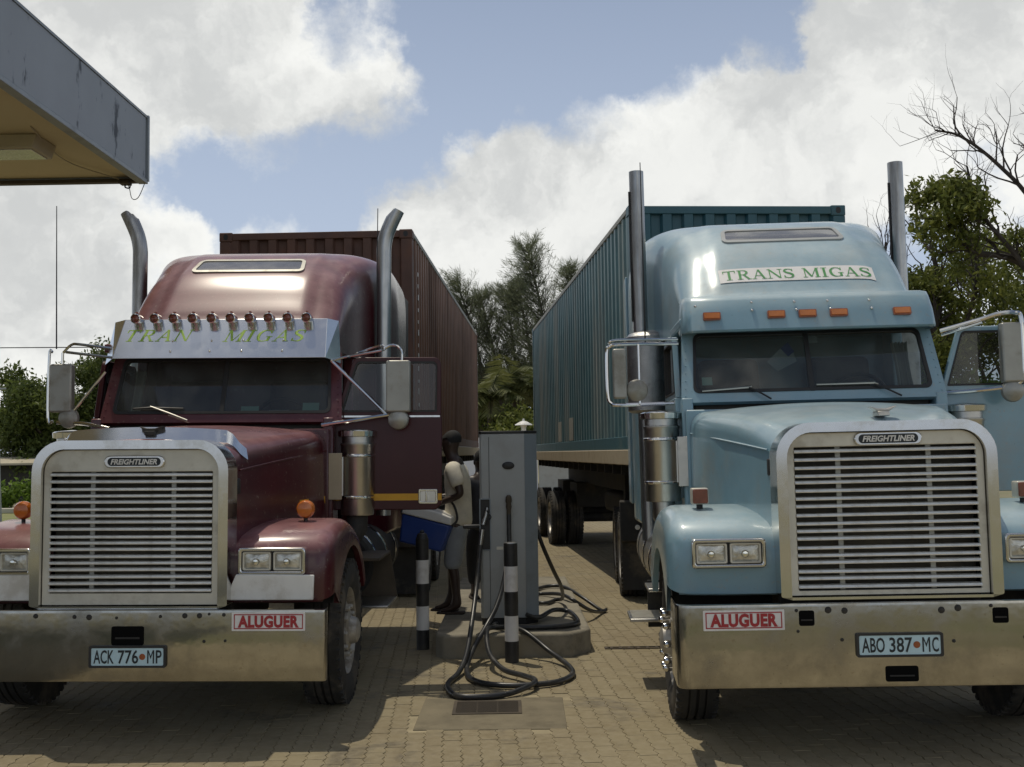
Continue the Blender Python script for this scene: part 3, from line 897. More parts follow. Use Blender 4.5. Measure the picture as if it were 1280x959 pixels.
        rows.append([(x, y, z) for x, z in prof])
    hood = MB().grid(rows).build('hood', P, T, angle=60)
    # seam strip along the flank
    for sx in (-1, 1):
        pts = [(sx * (smooth_table([(0.15, 0.585), (0.3, 0.605), (0.6, 0.66), (1.1, 0.76), (1.74, 0.905)], y) + 0.006), y, lerp_table([(0.3, 1.66), (1.74, 1.79)], y)) for y in (0.32, 0.6, 0.9, 1.2, 1.5, 1.72)]
        MB().tube(pts, 0.007, 6).build('hood_seam', P, hood)
        MB().box((sx * 0.605, 0.30, 1.56), (0.03, 0.06, 0.10)).build('hood_latch', M['black'], hood, 0.008)
    # ornament on the nose
    hz = ot + 0.045
    mb = MB().box((cfg['orn_x'], 0.36, hz + 0.015), (0.07, 0.12, 0.03))
    mb.prism([(cfg['orn_x'] - 0.075, hz + 0.06), (cfg['orn_x'] - 0.035, hz + 0.028), (cfg['orn_x'] + 0.035, hz + 0.028), (cfg['orn_x'] + 0.085, hz + 0.062), (cfg['orn_x'] + 0.03, hz + 0.046), (cfg['orn_x'] - 0.03, hz + 0.046)], 'y', 0.31, 0.40)
    mb.build('hood_ornament', M['dark'] if L else M['alu'], T, 0.006)
    if L:   # polished stone deflector across the nose, with screw heads
        mb = MB()
        lo = [(x, 0.30 + 0.12 * (1 - (abs(x) / .66) ** 2.5) * 0 + 0.10 * (abs(x) / 0.64) ** 4, ot - 0.015 + 0.03 * (1 - (x / .64) ** 2) - 0.10 * sstep(0.53, 0.65, abs(x))) for x in np.linspace(-0.645, 0.645, 33)]
        hi = [(x * 0.96, y + 0.055, z + 0.085 - 0.012 * sstep(.5, .65, abs(x))) for x, y, z in lo]
        mb.grid([lo, hi]); mb.grid([[(x, y + .008, z) for x, y, z in hi], [(x, y + .008, z) for x, y, z in lo]])
        df = mb.build('hood_deflector', M['visor_metal'], T)
        scr = MB().sphere((0, 0, 0), 0.011, 8, 6).mesh('screw_head', M['chrome'])
        for x in (-0.56, -0.42, -0.2, 0.18, 0.33, 0.5):
            inst(scr, 'screw_head', df, (x, 0.345 + 0.10 * (abs(x) / 0.64) ** 4, ot + 0.040 - 0.10 * sstep(0.53, 0.65, abs(x))))

    # --- fenders
    for sx in (-1, 1):
        prof = [(0.245, 0.822), (0.205, 0.835), (0.20, 0.93), (0.203, 1.04), (0.215, 1.13), (0.25, 1.195), (0.335, 1.25), (0.50, 1.292), (0.68, 1.312), (0.86, 1.322), (1.05, 1.308), (1.25, 1.265), (1.45, 1.19), (1.62, 1.08), (1.75, 0.93), (1.80, 0.80)]
        arc_c = (1.15, wz)
        arch_r = 0.60
        n_p = len(prof)
        a0 = math.atan2(0.822 - wz, -0.595)
        arc = []
        for i in range(n_p):
            a = math.pi - (math.pi - a0) * 0 - (math.pi * 1.0) * 0
            t = i / (n_p - 1)
            ang = R(154) - R(154 - 24) * t
            arc.append((arc_c[0] + arch_r * math.cos(ang), arc_c[1] + arch_r * math.sin(ang)))
        rows = []
        xin, xout, rr = 0.545, 1.225, 0.11
        sweep = lambda x: 0.07 * max(0.0, (x - 0.62) / 0.6) ** 2
        def inset(i, d):
            # move a profile point towards the wheel centre line by d
            p = Vector(prof[i])
            a_ = Vector(prof[max(0, i - 1)]); b_ = Vector(prof[min(n_p - 1, i + 1)])
            t_ = (b_ - a_).normalized()
            nn = Vector((t_.y, -t_.x))
            q = p + nn * d
            return q
        for x in (xin, 0.60, 0.75, 0.90, 1.0):
            crown = 0.0 if x > 0.7 else 0.05 * ((0.7 - x) / 0.155) ** 2
            rows.append([(sx * x, y + sweep(x) * sstep(1.3, 0.3, y) if False else y + sweep(x) * (1 - sstep(0.3, 1.2, y)), z - crown * sstep(1.1, 1.3, z)) for y, z in prof])
        for a in (0, 15, 30, 45, 60, 75, 90):
            x = xout - rr + rr * math.sin(R(a))
            d = rr * (1 - math.cos(R(a)))
            row = []
            for i in range(n_p):
                q = inset(i, d)
                row.append((sx * x, q.x + sweep(x) * (1 - sstep(0.3, 1.2, q.x)), max(q.y, 0.80)))
            rows.append(row)
        # flange and arch
        rows.append([(sx * (xout - 0.012), y + 0.0 * i, z) for i, (y, z) in enumerate([(arc[i][0] * 1.0, arc[i][1]) for i in range(n_p)])])
        rows.append([(sx * (xout - 0.05), y, z) for y, z in arc])
        fd = MB().grid(rows).build('fender', P, T, angle=50)
        MB().grid([[(sx * (xout - 0.055), y, z) for y, z in arc], [(sx * 0.56, y, z) for y, z in arc]]).build('arch_liner', M['dark'], fd)
        # lower lip of the front apron
        MB().tube([(sx * 0.60, 0.235, 0.838), (sx * 0.9, 0.245, 0.838), (sx * 1.08, 0.268, 0.838), (sx * 1.16, 0.30, 0.838)], 0.014, 8).build('apron_lip', P, fd)

        # headlight: chrome bezel with two rectangular sealed beams
        hx, hz0 = cfg['headlight']
        yf = 0.20
        hl = MB().ring_prism(rrect(sx * hx, hz0, 0.212, 0.084, 0.022, 4), rrect(sx * hx, hz0, 0.190, 0.062, 0.012, 4), 'y', yf - 0.055, yf + 0.05).build('headlight', M['chrome'], T, 0.008, 2)
        MB().span((sx * hx - 0.195, yf - 0.015, hz0 - 0.068), (sx * hx + 0.195, yf + 0.02, hz0 + 0.068)).build('lamp_tray', M['black'], hl)
        for q in (-1, 1):
            cx = sx * hx + q * 0.097
            MB().ring_prism(rrect(cx, hz0, 0.089, 0.058, 0.01, 3), rrect(cx, hz0, 0.078, 0.048, 0.008, 3), 'y', yf - 0.040, yf - 0.012).build('lamp_rim', M['grille'], hl, 0.003)
            rows2 = []
            for j in range(9):
                for_row = []
                for i in range(13):
                    u_, v_ = i / 12 * 2 - 1, j / 8 * 2 - 1
                    for_row.append((cx + u_ * 0.079, yf - 0.022 - 0.012 * (1 - u_ * u_) * (1 - v_ * v_), hz0 + v_ * 0.049))
                rows2.append(for_row)
            MB().grid(rows2).build('lens', M['lens'], hl)
            MB().lathe([(0.022, yf - 0.043), (0.016, yf - 0.052), (0.004, yf - 0.054)], 'y', (cx - 0.004, 0, hz0 - 0.004), 12).build('bulb_cap', M['reflector'], hl)
        if L:   # white splash plates under the lamps
            fl = MB().prism([(sx * 0.575, 0.855), (sx * 1.13, 0.855), (sx * 1.135, 1.01), (sx * 0.645, 1.015)], 'y', 0.135, 0.155).build('splash_plate', M['white'], T, 0.006)
            fl['label'] = 'scuffed white plate under the headlight'
            # round turn signal on a stalk
            ml = MB().lathe([(0.02, 0.735), (0.055, 0.74), (0.062, 0.72), (0.062, 0.69), (0.05, 0.665), (0.01, 0.655)], 'y', (sx * 0.965, 0, 1.392), 20).build('turn_signal', M['amber'], T)
            MB().tube([(sx * 0.965, 0.71, 1.30), (sx * 0.965, 0.71, 1.35)], 0.014, 8).build('signal_stalk', M['black'], ml)
        else:
            ml = MB().prism(rrect(sx * 0.985, 1.385, 0.052, 0.050, 0.010, 3), 'y', 0.60, 0.69).build('turn_signal', M['grille'], T, 0.006)
            MB().prism(rrect(sx * 0.985, 1.385, 0.046, 0.044, 0.010, 3), 'y', 0.588, 0.604).build('signal_lens', M['lamp_red'], ml, 0.004)
            MB().tube([(sx * 0.985, 0.65, 1.28), (sx * 0.985, 0.65, 1.345)], 0.02, 8).build('signal_stalk', M['black'], ml)

    # --- cab shell
    mb = MB()
    mb.span((-0.93, 1.74, 0.95), (0.93, 1.86, 1.96))                       # firewall
    mb.span((-0.955, 1.80, 0.92), (0.955, 3.12, 1.04))                     # floor and sill
    mb.span((-0.93, 3.04, 0.95), (0.93, 3.14, 2.62))                       # back wall
    mb.span((-0.93, 1.98, 2.585), (0.93, 3.12, 2.655))                     # roof slab
    for sx in (-1, 1):
        mb.prism([(2.72, 1.0), (3.12, 1.0), (3.12, 2.6), (2.80, 2.6)], 'x', sx * 0.86, sx * 0.95)
        mb.prism([(1.78, 0.96), (2.02, 0.96), (2.02, 2.02), (1.80, 2.05)], 'x', sx * 0.87, sx * 0.955)
    cab = mb.build('cab', P, T, 0.012)
    fro = frame((dxc, 1.80, 2.015), (1, 0, 0), (0, 0.235, 0.57))
    Hh = math.hypot(0.235, 0.57)
    o_ = [(x * (1 - 0.045 * v / Hh), v) for x, v in rrect(0, Hh / 2, 0.955, Hh / 2, 0.02, 6)]
    i_ = [(x * (1 - 0.045 * v / Hh), v) for x, v in rrect(0, Hh / 2 + 0.01, 0.868, Hh / 2 - 0.062, 0.05, 6)]
    g_ = [(x * (1 - 0.045 * v / Hh), v) for x, v in rrect(0, Hh / 2 + 0.01, 0.846, Hh / 2 - 0.085, 0.04, 6)]
    def plate_ring(oo, ii, h0, h1, nm, mt, par):
        mb = MB(); n = len(oo)
        vs = [fro(x, v, h1) for x, v in oo] + [fro(x, v, h1) for x, v in ii] + [fro(x, v, h0) for x, v in oo] + [fro(x, v, h0) for x, v in ii]
        fs = []
        for i in range(n):
            j = (i + 1) % n
            fs += [(i, j, n + j, n + i), (2 * n + i, 3 * n + i, 3 * n + j, 2 * n + j), (i, 2 * n + i, 2 * n + j, j), (n + i, n + j, 3 * n + j, 3 * n + i)]
        return mb.add(vs, fs).build(nm, mt, par)
    plate_ring(o_, i_, -0.05, 0.0, 'windscreen_surround', P, cab)
    plate_ring(i_, g_, -0.03, 0.008, 'windscreen_seal', M['black'], cab)
    nn = len(g_)
    ws = MB().add([fro(x, v, -0.006) for x, v in g_], [tuple(range(nn))]).build('windscreen', M['glass'], T, smooth=False)
    MB().add([fro(x, v, h) for h in (0.004, -0.02) for x, v in ((-0.016, 0.07), (0.016, 0.07), (0.016, Hh - 0.06), (-0.016, Hh - 0.06))], [(0, 1, 2, 3), (7, 6, 5, 4), (0, 4, 5, 1), (1, 5, 6, 2), (2, 6, 7, 3), (3, 7, 4, 0)]).build('windscreen_divider', M['black'], ws)
    # interior
    MB().prism([(1.90, 1.70), (2.30, 1.55), (2.30, 1.90), (2.05, 2.02), (1.90, 2.05)], 'x', -0.86, 0.86).build('dashboard', M['interior'], T, 0.02)
    sw = MB()
    sw.tube([(0.45 + 0.23 * math.cos(a), 2.36 - 0.10 * math.sin(a), 2.03 + 0.19 * math.sin(a)) for a in np.linspace(0, 2 * math.pi, 25)[:-1]], 0.016, 8, closed=True)
    sw.tube([(0.45, 2.36, 2.03), (0.45, 2.2, 1.85)], 0.02, 8)
    sw.tube([(0.23, 2.36, 2.03), (0.67, 2.36, 2.03)], 0.012, 6)
    sw.build('steering_wheel', M['black'], T)
    for sx in (-1, 1):
        s_ = MB().box((sx * 0.45, 2.62, 1.62), (0.52, 0.5, 0.18)).build('seat', M['seat'], T, 0.06, 3)
        MB().box((sx * 0.45, 2.88, 2.02), (0.50, 0.16, 0.78), (R(-8), 0, 0)).build('seat_back', M['seat'], s_, 0.06, 3)
    # wipers
    if L:
        wipes = [((-0.35, 0.02), (-0.60, 0.14), (-0.80, 0.12)), ]
        wipes = [(-0.25, 0.005, -0.56, 0.13, -0.70, 0.115, -0.30, 0.115)]
    else:
        wipes = [(-0.31, 0.0, -0.46, 0.10, -0.80, 0.085, -0.44, 0.115), (0.62, 0.0, 0.44, 0.10, 0.03, 0.115, 0.47, 0.105)]
    for (ax, av, bx, bv, cx, cv, dx, dv) in wipes:
        w_ = MB().tube([fro(ax, av, 0.03), fro((ax + bx) / 2, (av + bv) / 2, 0.035), fro(bx, bv, 0.022)], 0.007, 6).build('wiper_arm', M['alu'] if L else M['black'], T)
        MB().tube([fro(cx, cv, 0.012), fro(bx, (cv + dv) / 2 + 0.004, 0.02), fro(dx, dv, 0.012)], [0.007, 0.011, 0.007], 6).build('wiper_blade', M['alu'] if not L else M['black'], w_)
    # sun visor
    if L:
        A0, A1 = Vector((dxc, 1.74, 2.515)), Vector((dxc, 1.945, 2.845))
        fv = frame(A0, (1, 0, 0), A1 - A0)
        Lv = (A1 - A0).length
        mb = MB()
        wb, wt = 0.835, 0.812
        pts_b = [(-wb, 0), (wb, 0)]
        front = [fv(-wb, 0), fv(wb, 0), fv(wt, Lv), fv(-wt, Lv)]
        mb.add(front + [p + Vector((0, 0.010, 0.002)) for p in front], [(0, 1, 2, 3), (7, 6, 5, 4), (0, 4, 5, 1), (1, 5, 6, 2), (2, 6, 7, 3), (3, 7, 4, 0)])
        vis = mb.build('sun_visor', M['visor_metal'], T, 0.004)
        for sx in (-1, 1):   # folded side cheeks
            a, b = fv(sx * wb, 0), fv(sx * wt, Lv)
            mb = MB()
            c1, c3 = Vector((sx * 0.945 + dxc * .6, 1.95, 2.485)), Vector((sx * 0.91 + dxc * .6, 2.06, 2.838))
            vs = [a, c1, c3, b]
            off = Vector((-sx * 0.012, 0.004, 0))
            mb.add(vs + [p + off for p in vs], [(0, 1, 2, 3), (7, 6, 5, 4), (0, 4, 5, 1), (1, 5, 6, 2), (2, 6, 7, 3), (3, 7, 4, 0)])
            mb.build('visor_cheek', M['visor_metal'], vis)
        mb = MB()
        q, w_ = serif('TRAN', 0.115, 1.22, 0.26, 0.10)
        put_quads(mb, fv, q, -0.515, Lv * 0.58, 0.0015)
        mb.build('visor_lettering', M['lime_ink'], vis, smooth=False, fix=False)
        mb = MB()
        q, w_ = serif('MIGAS', 0.115, 1.28, 0.26, 0.10)
        put_quads(mb, fv, q, 0.335, Lv * 0.56, 0.0015)
        mb.build('visor_lettering', M['lime_ink'], vis, smooth=False, fix=False)
        cl_body = MB().lathe([(0.040, 0.045), (0.042, 0.0), (0.040, -0.035), (0.033, -0.04), (0.032, -0.012), (0.001, -0.012)], 'y', n=20, caps=False).mesh('clearance_light', M['chrome'])
        cl_lens = MB().lathe([(0.032, -0.022), (0.022, -0.03), (0.001, -0.033)], 'y', n=16, caps=False).mesh('light_lens', M['lamp_red'])
        cl_tab = MB().box((0, 0.0, 0.045), (0.014, 0.03, 0.02)).mesh('light_tab', M['amber_dark'])
        for k in range(10):
            x = -0.70 + k * 1.36 / 9
            p = fv(x, Lv * 0.925, 0.045)
            c_ = inst(cl_body, 'clearance_light', T, p)
            inst(cl_lens, 'light_lens', c_)
            inst(cl_tab, 'light_tab', c_)
        riv = MB().sphere((0, 0, 0), 0.010, 8, 6).mesh('rivet', M['chrome'])
        for x in (-0.38, -0.07, 0.18, 0.50):
            for v in (0.79, 0.47, 0.20):
                inst(riv, 'rivet', vis, fv(x + (0.02 if v > .6 else -.01), Lv * (v - 0.03), 0.002))
    else:
        rowf = []
        xs = [-0.93, -0.925, -0.90, -0.86, -0.6, -0.3, 0, 0.3, 0.6, 0.86, 0.90, 0.925, 0.93]
        ysw = [0.30, 0.14, 0.06, 0.025, 0.008, 0.002, 0, 0.002, 0.008, 0.025, 0.06, 0.14, 0.30]
        mb = MB()
        for (z, y, k) in ((2.53, 1.775, 1.0), (2.54, 1.762, 1.0), (2.66, 1.80, 0.995), (2.76, 1.85, 0.985), (2.80, 1.885, 0.98), (2.812, 1.94, 0.975), (2.80, 2.05, 0.97)):
            rowf.append([(x * k, y + d, z) for x, d in zip(xs, ysw)])
        mb.grid(rowf)
        mb.grid([[(x * .985, y + 0.02, z - 0.004) for x, y, z in r] for r in rowf[:4]])
        vis = mb.build('sun_visor', P, T, angle=45)
        fv = frame((0, 1.762, 2.54), (1, 0, 0), (0, 0.038, 0.12))
        lens = MB().prism(rrect(0, 0, 0.056, 0.021, 0.006, 3), 'y', -0.020, 0.01).mesh('clearance_light', M['amber'])
        bez = MB().ring_prism(rrect(0, 0, 0.064, 0.029, 0.008, 3), rrect(0, 0, 0.055, 0.020, 0.006, 3), 'y', -0.012, 0.012).mesh('light_bezel', M['amber_dark'])
        for x in (-0.715, -0.25, -0.025, 0.20, 0.655):
            p = fv(x, 0.105, 0.006)
            c_ = inst(lens, 'clearance_light', T, p + Vector((0, ysw[3] * 0.4 if abs(x) > .6 else 0, 0)), (R(-17), 0, 0))
            inst(bez, 'light_bezel', c_)
        riv = MB().sphere((0, 0, 0), 0.011, 8, 6).mesh('rivet', M['chrome'])
        for x, v in ((-0.83, .19), (-0.42, .21), (-0.42, .145), (-0.11, .205), (-0.10, .14), (0.13, .205), (0.145, .14), (0.43, .20), (0.44, .135)):
            inst(riv, 'rivet', vis, fv(x, v, 0.003))

    # --- raised roof with its window
    ys = sorted(set([2.0 + 0.035 * i for i in range(45)] + [3.575 + 0.1 * i for i in range(12)] + [4.75]))
    rows = []
    for y in ys:
        w_ = smooth_table(ROOF_W, y)
        N = 88
        row = []
        for k in range(N + 1):
            t = math.pi * k / N
            c = math.cos(t)
            x = -w_ * (abs(c) ** 0.78) * (1 if c > 0 else -1)
            if k in (0, N):
                x = -w_ if k == 0 else w_
            row.append((x, y, roof_z(x * 0.99999, y) if k not in (0, N) else ROOF_ZB))
        row = [(-0.84, y, ROOF_ZB - 0.002)] + row + [(0.84, y, ROOF_ZB - 0.002)]
        rows.append(row)
    mb = MB().grid(rows)
    last = rows[-1]
    mb.add(last, [tuple(range(len(last)))])
    roof = mb.build('raised_roof', P, T, angle=60)
    roof.location.x = dxc * 0.6
    # window in the roof
    def patch(cx, cy, hx, hy, r, h, mt, nm, par, ringw=None, taper=0.0):
        oo = [(cx + (x) * (1 - taper * (y / hy)), cy + y) for x, y in rrect(0, 0, hx, hy, r, 5)]
        mb = MB()
        if ringw:
            ii = [(cx + x * (1 - taper * (y / hy)), cy + y) for x, y in rrect(0, 0, hx - ringw, hy - ringw, max(0.01, r - ringw), 5)]
            n = len(oo)
            vs = [roof_pt(x, y, h) for x, y in oo] + [roof_pt(x, y, h) for x, y in ii] + [roof_pt(x, y, -0.01) for x, y in oo] + [roof_pt(x, y, -0.01) for x, y in ii]
            fs = []
            for i in range(n):
                j = (i + 1) % n
                fs += [(i, j, n + j, n + i), (i, 2 * n + i, 2 * n + j, j), (n + i, n + j, 3 * n + j, 3 * n + i)]
            mb.add(vs, fs)
        else:
            nx, ny = 24, 8
            mb.grid([[roof_pt(cx + (2 * i / nx - 1) * (hx) * (1 - taper * (2 * j / ny - 1)), cy + (2 * j / ny - 1) * hy, h) for i in range(nx + 1)] for j in range(ny + 1)])
        return mb.build(nm, mt, par)
    rw = patch(0.0, 2.80, 0.455, 0.105, 0.05, 0.006, M['roof_glass'], 'roof_window', T, taper=0.03)
    rw.location.x = dxc * 0.6
    patch(0.0, 2.80, 0.482, 0.132, 0.06, 0.014, M['mirror_back'] if L else M['pump'], 'window_frame', rw, ringw=0.032, taper=0.03)
    if not L:   # white name board lettered in green
        y_of = lambda t: smooth_table([(-0.10, 2.265), (0.0, 2.335), (0.10, 2.405)], t)
        mb = MB()
        nx = 28
        mb.grid([[roof_pt(0.595 * (2 * i / nx - 1) + 0.02, y_of(v), 0.006) for i in range(nx + 1)] for v in (-0.082, -0.04, 0.0, 0.04, 0.082)])
        nb = mb.build('name_board', M['sticker'], T)
        q, w_ = serif('TRANS MIGAS', 0.112, 1.12, 0.0, 0.04)
        mb = MB()
        sc_ = 1.14 / w_
        for word in (0, 1):
            mb = MB()
            for i, qq in enumerate(q):
                cxq = sum(p[0] for p in qq) / 4 * sc_
                if (cxq > 0.03) == bool(word):
                    mb.add([roof_pt(a * sc_ + 0.02, y_of(b), 0.0082 + 0.00004 * (i % 40)) for a, b in qq], [(0, 1, 2, 3)])
            mb.build('board_lettering', M['green_ink'], nb, smooth=False, fix=False)

    # --- sleeper box behind the cab
    out = [(-0.86, 3.13), (-0.86, 3.52), (-1.11, 3.86), (-1.15, 4.75), (1.15, 4.75), (1.11, 3.86), (0.86, 3.52), (0.86, 3.13)]
    sl_ = MB().prism(out, 'z', 0.98, 2.605).build('sleeper', P, T, 0.04, 3)
    for sx in (-1, 1):
        MB().span((sx * 1.145, 4.77, 1.15), (sx * 1.17, 5.15, 3.42)).build('side_extender', M['black'] if L else P, T, 0.01)
        if L:
            w_ = MB().prism(rrect(4.15, 2.95, 0.17, 0.26, 0.05, 4), 'x', sx * 1.10, sx * 1.156).build('side_window', M['glass_dark'], T)
            MB().ring_prism(rrect(4.15, 2.95, 0.21, 0.30, 0.07, 4), rrect(4.15, 2.95, 0.165, 0.255, 0.05, 4), 'x', sx * 1.10, sx * 1.163).build('window_frame', M['black'], w_)
            MB().span((sx * 1.12, 4.30, 3.06), (sx * 1.16, 4.74, 3.38)).build('vent_panel', M['alu'], T, 0.01)

    # --- exhaust stacks
    for sx in (-1, 1):
        if L:
            xs_ = sx * 1.14
            pts = [(xs_, 3.36, 1.2), (xs_, 3.36, 2.0), (xs_, 3.36, 3.0), (xs_, 3.36, 3.55), (xs_ + sx * .002, 3.36, 3.68), (xs_ + sx * 0.022, 3.36, 3.79), (xs_ + sx * 0.06, 3.36, 3.89), (xs_ + sx * 0.125, 3.36, 4.03)]
            rd = [0.068] * 7 + [0.062]
            sp_ = spline(pts, 5)
            # cut the mouth to a slant by shrinking the last rings
            mb = MB().tube(sp_, 0.068, 20, caps=False)
            tip = sp_[-1]
            nv = len(mb.v)
            for i in range(nv - 60, nv):
                p = Vector(mb.v[i])
                zmax = 4.04 - 0.0 * abs(p.x) 
                lim = 3.90 + (sx * p.x - 1.10) * 0.95
                if p.z > lim:
                    mb.v[i] = (p.x, p.y, lim)
            st_ = mb.build('exhaust_stack', M['steel'], T, angle=60)
            MB().tube([(xs_ + sx * 0.0, 3.36, 3.0), (xs_, 3.36, 3.5)], 0.060, 16).build('stack_bore', M['black'], st_)
        else:
            xs_ = sx * 1.125
            mb = MB().lathe([(0.064, 2.6), (0.064, 4.13), (0.059, 4.13), (0.058, 3.6)], 'z', (xs_, 3.36, 0), 24, caps=False)
            st_ = mb.build('exhaust_stack', M['steel'], T)
            MB().lathe([(0.16, 2.0), (0.185, 2.02), (0.185, 2.66), (0.16, 2.69), (0.06, 2.72)], 'z', (sx * 1.07, 3.36, 0), 28).build('muffler_shield', M['perforated'], st_)
            MB().lathe([(0.068, 0.9), (0.068, 2.02)], 'z', (sx * 1.10, 3.36, 0), 16).build('exhaust_pipe', M['steel'], st_)
            MB().span((sx * 0.90, 3.43, 1.12), (sx * 1.165, 3.45, 2.05)).build('heat_shield', M['alu'], T, 0.004)
            MB().tube([(xs_ - 0.070, 3.34, 2.80), (xs_ - 0.070, 3.34, 3.5), (xs_ - 0.069, 3.34, 3.95)], 0.008, 6).build('drain_hose', M['black'], st_)

    # --- air cleaners on the flanks
    for sx in (-1, 1):
        cx, cy = sx * cfg['air_x'], 1.90
        z0, z1 = cfg['air_z']
        mb = MB().lathe([(0.125, z0), (0.13, z0 + 0.01), (0.13, z1 - 0.13), (0.135, z1 - 0.12), (0.135, z1 - 0.105), (0.122, z1 - 0.10), (0.122, z1 - 0.055)], 'z', (cx, cy, 0), 32)
        ac = mb.build('air_cleaner', M['alu'], T)
        MB().lathe([(0.12, z1 - 0.055), (0.152, z1 - 0.05), (0.155, z1 - 0.01), (0.14, z1), (0.02, z1 + 0.012)], 'z', (cx, cy, 0), 32).build('cleaner_cap', M['chrome'], ac)
        for zz in (z0 + 0.14, z1 - 0.2):
            MB().lathe([(0.131, zz - 0.012), (0.136, zz - 0.006), (0.136, zz + 0.006), (0.131, zz + 0.012)], 'z', (cx, cy, 0), 32, caps=False).build('clamp_band', M['chrome'], ac)
        MB().tube([(cx, cy, z0 + 0.02), (cx, cy, z0 - 0.10), (cx - sx * 0.06, cy - 0.02, z0 - 0.20), (cx - sx * 0.22, cy - 0.05, z0 - 0.26)], 0.085, 14).build('intake_elbow', M['dark'] if L else M['alu'], ac)
        bk = MB().box((sx * (cfg['air_x'] - 0.165), 1.76, 1.59), (0.13, 0.02, 0.36)).build('cleaner_bracket', M['tan'] if L else M['alu'], T, 0.004)
        MB().box((sx * (cfg['air_x'] - 0.10), 1.84, 1.59), (0.02, 0.16, 0.30)).build('bracket_arm', M['alu'], bk)

    # --- doors: the right-hand one (seen from the front) swung open, the other shut
    def door(sx, opened):
        mb = MB()
        # built in a door plane: s = distance from the hinge, z = height
        o2 = [(0.0, 1.32), (0.80, 1.32), (0.845, 1.37), (0.845, 2.06), (0.0, 2.06)]
        mb.prism(o2, 'y', -0.025, 0.025)
        fo = rrect(0.42, 2.295, 0.42, 0.235, (0.01, 0.07, 0.05, 0.01), 5)
        fi = rrect(0.42, 2.295, 0.378, 0.195, (0.01, 0.04, 0.03, 0.01), 5)
        rake = lambda pts: [(s + (0.15 * (z - 2.06) / 0.47) * (1 - s / 0.84), z) for s, z in pts]
        mb.ring_prism(rake(fo), rake(fi), 'y', -0.022, 0.022)
        d = mb.build('door', PD, T, 0.008, 2)
        gl = MB()
        ri = rake(rrect(0.42, 2.295, 0.376, 0.193, (0.01, 0.04, 0.03, 0.01), 5))
        gl.add([(s, 0.0, z) for s, z in ri], [tuple(range(len(ri)))])
        gl.build('door_window', M['glass_clear'] if opened and L else M['glass_dark'] if not opened else M['glass_door_blue'], d, smooth=False)
        MB().ring_prism(rake(rrect(0.42, 2.295, 0.384, 0.201, (0.01, 0.045, 0.035, 0.01), 5)), rake(rrect(0.42, 2.295, 0.370, 0.187, (0.01, 0.036, 0.028, 0.01), 5)), 'y', -0.027, 0.027).build('window_seal', M['black'], d)
        hd = MB().ring_prism(rrect(0.735, 1.425, 0.075, 0.058, 0.012, 3), rrect(0.735, 1.425, 0.058, 0.041, 0.008, 3), 'y', -0.036, -0.024).build('handle_frame', M['chrome'], d, 0.004)
        MB().prism(rrect(0.735, 1.425, 0.060, 0.043, 0.006, 3), 'y', -0.0285, -0.0245).build('handle_recess', M['alu'], d)
        MB().span((0.715, -0.040, 1.388), (0.730, -0.027, 1.462)).build('handle', M['chrome'], d, 0.003)
        if L:
            MB().span((0.01, -0.0275, 1.395), (0.658, -0.0252, 1.448)).build('stripe', M['yellow'], d)
            MB().span((0.812, -0.0275, 1.395), (0.843, -0.0252, 1.448)).build('stripe', M['yellow'], d)
            MB().span((0.02, -0.030, 2.052), (0.83, -0.020, 2.066)).build('sill_strip', M['chrome'], d)
        return d
    d = door(1, True)
    d.location = (0.945, 1.94, 0.0)
    d.rotation_euler = (0, 0, R(cfg['door_angle']))
    d['label'] = 'open driver door, outer face forward'
    d2 = door(-1, False)
    d2.location = (-0.962, 1.93, 0.0)
    d2.scale = (1, -1, 1)
    d2.rotation_euler = (0, 0, R(90))
    if L:
        for sx in (-1, 1):
            w1 = smooth_table([(0.15, 0.585), (0.3, 0.605), (0.6, 0.66), (1.1, 0.76), (1.74, 0.905)], 1.3) + 0.010
            w2 = smooth_table([(0.15, 0.585), (0.3, 0.605), (0.6, 0.66), (1.1, 0.76), (1.74, 0.905)], 1.70) + 0.012
            MB().add([(sx * (w1 + .004), 1.25, 1.375), (sx * (w2 + .004), 1.70, 1.385), (sx * (w2 + .004), 1.70, 1.44), (sx * (w1 + .004), 1.25, 1.43), (sx * (w1 - .02), 1.25, 1.375), (sx * (w2 - .02), 1.70, 1.385), (sx * (w2 - .02), 1.70, 1.44), (sx * (w1 - .02), 1.25, 1.43)], [(0, 1, 2, 3), (7, 6, 5, 4), (0, 4, 5, 1), (1, 5, 6, 2), (2, 6, 7, 3), (3, 7, 4, 0)]).build('stripe', M['yellow'], hood)

    # --- mirrors
    for mx in cfg['mirrors']:
        x0, x1, z0, z1, y, sx = mx['x0'], mx['x1'], mx['z0'], mx['z1'], mx['y'], mx['sx']
        xc = (x0 + x1) / 2
        mb = MB().prism(rrect(xc, (z0 + z1) / 2, (x1 - x0) / 2, (z1 - z0) / 2, 0.018, 4), 'y', y - 0.05, y + 0.03)
        mr = mb.build('mirror', M['mirror_back'], T, 0.014, 3)
        MB().prism(rrect(xc, (z0 + z1) / 2, (x1 - x0) / 2 - 0.012, (z1 - z0) / 2 - 0.014, 0.012, 4), 'y', y + 0.028, y + 0.036).build('mirror_glass', M['reflector'], mr)
        for pth, rad in mx['tubes']:
            MB().tube(spline(pth, 5) if len(pth) > 2 else pth, rad, 8).build('mirror_bracket', M['chrome'], mr)
        if mx.get('convex'):
            c = mx['convex']
            MB().lathe([(0.001, y - 0.055), (0.045, y - 0.05), (0.075, y - 0.03), (0.082, y - 0.005), (0.078, y + 0.0)], 'y', (c[0], 0, c[1]), 24).build('round_mirror', M['mirror_back'], mr)
        if mx.get('antenna'):
            a, b = mx['antenna']
            an = MB().tube([a, b], [0.006, 0.0035], 6).build('antenna', M['cable'], mr)

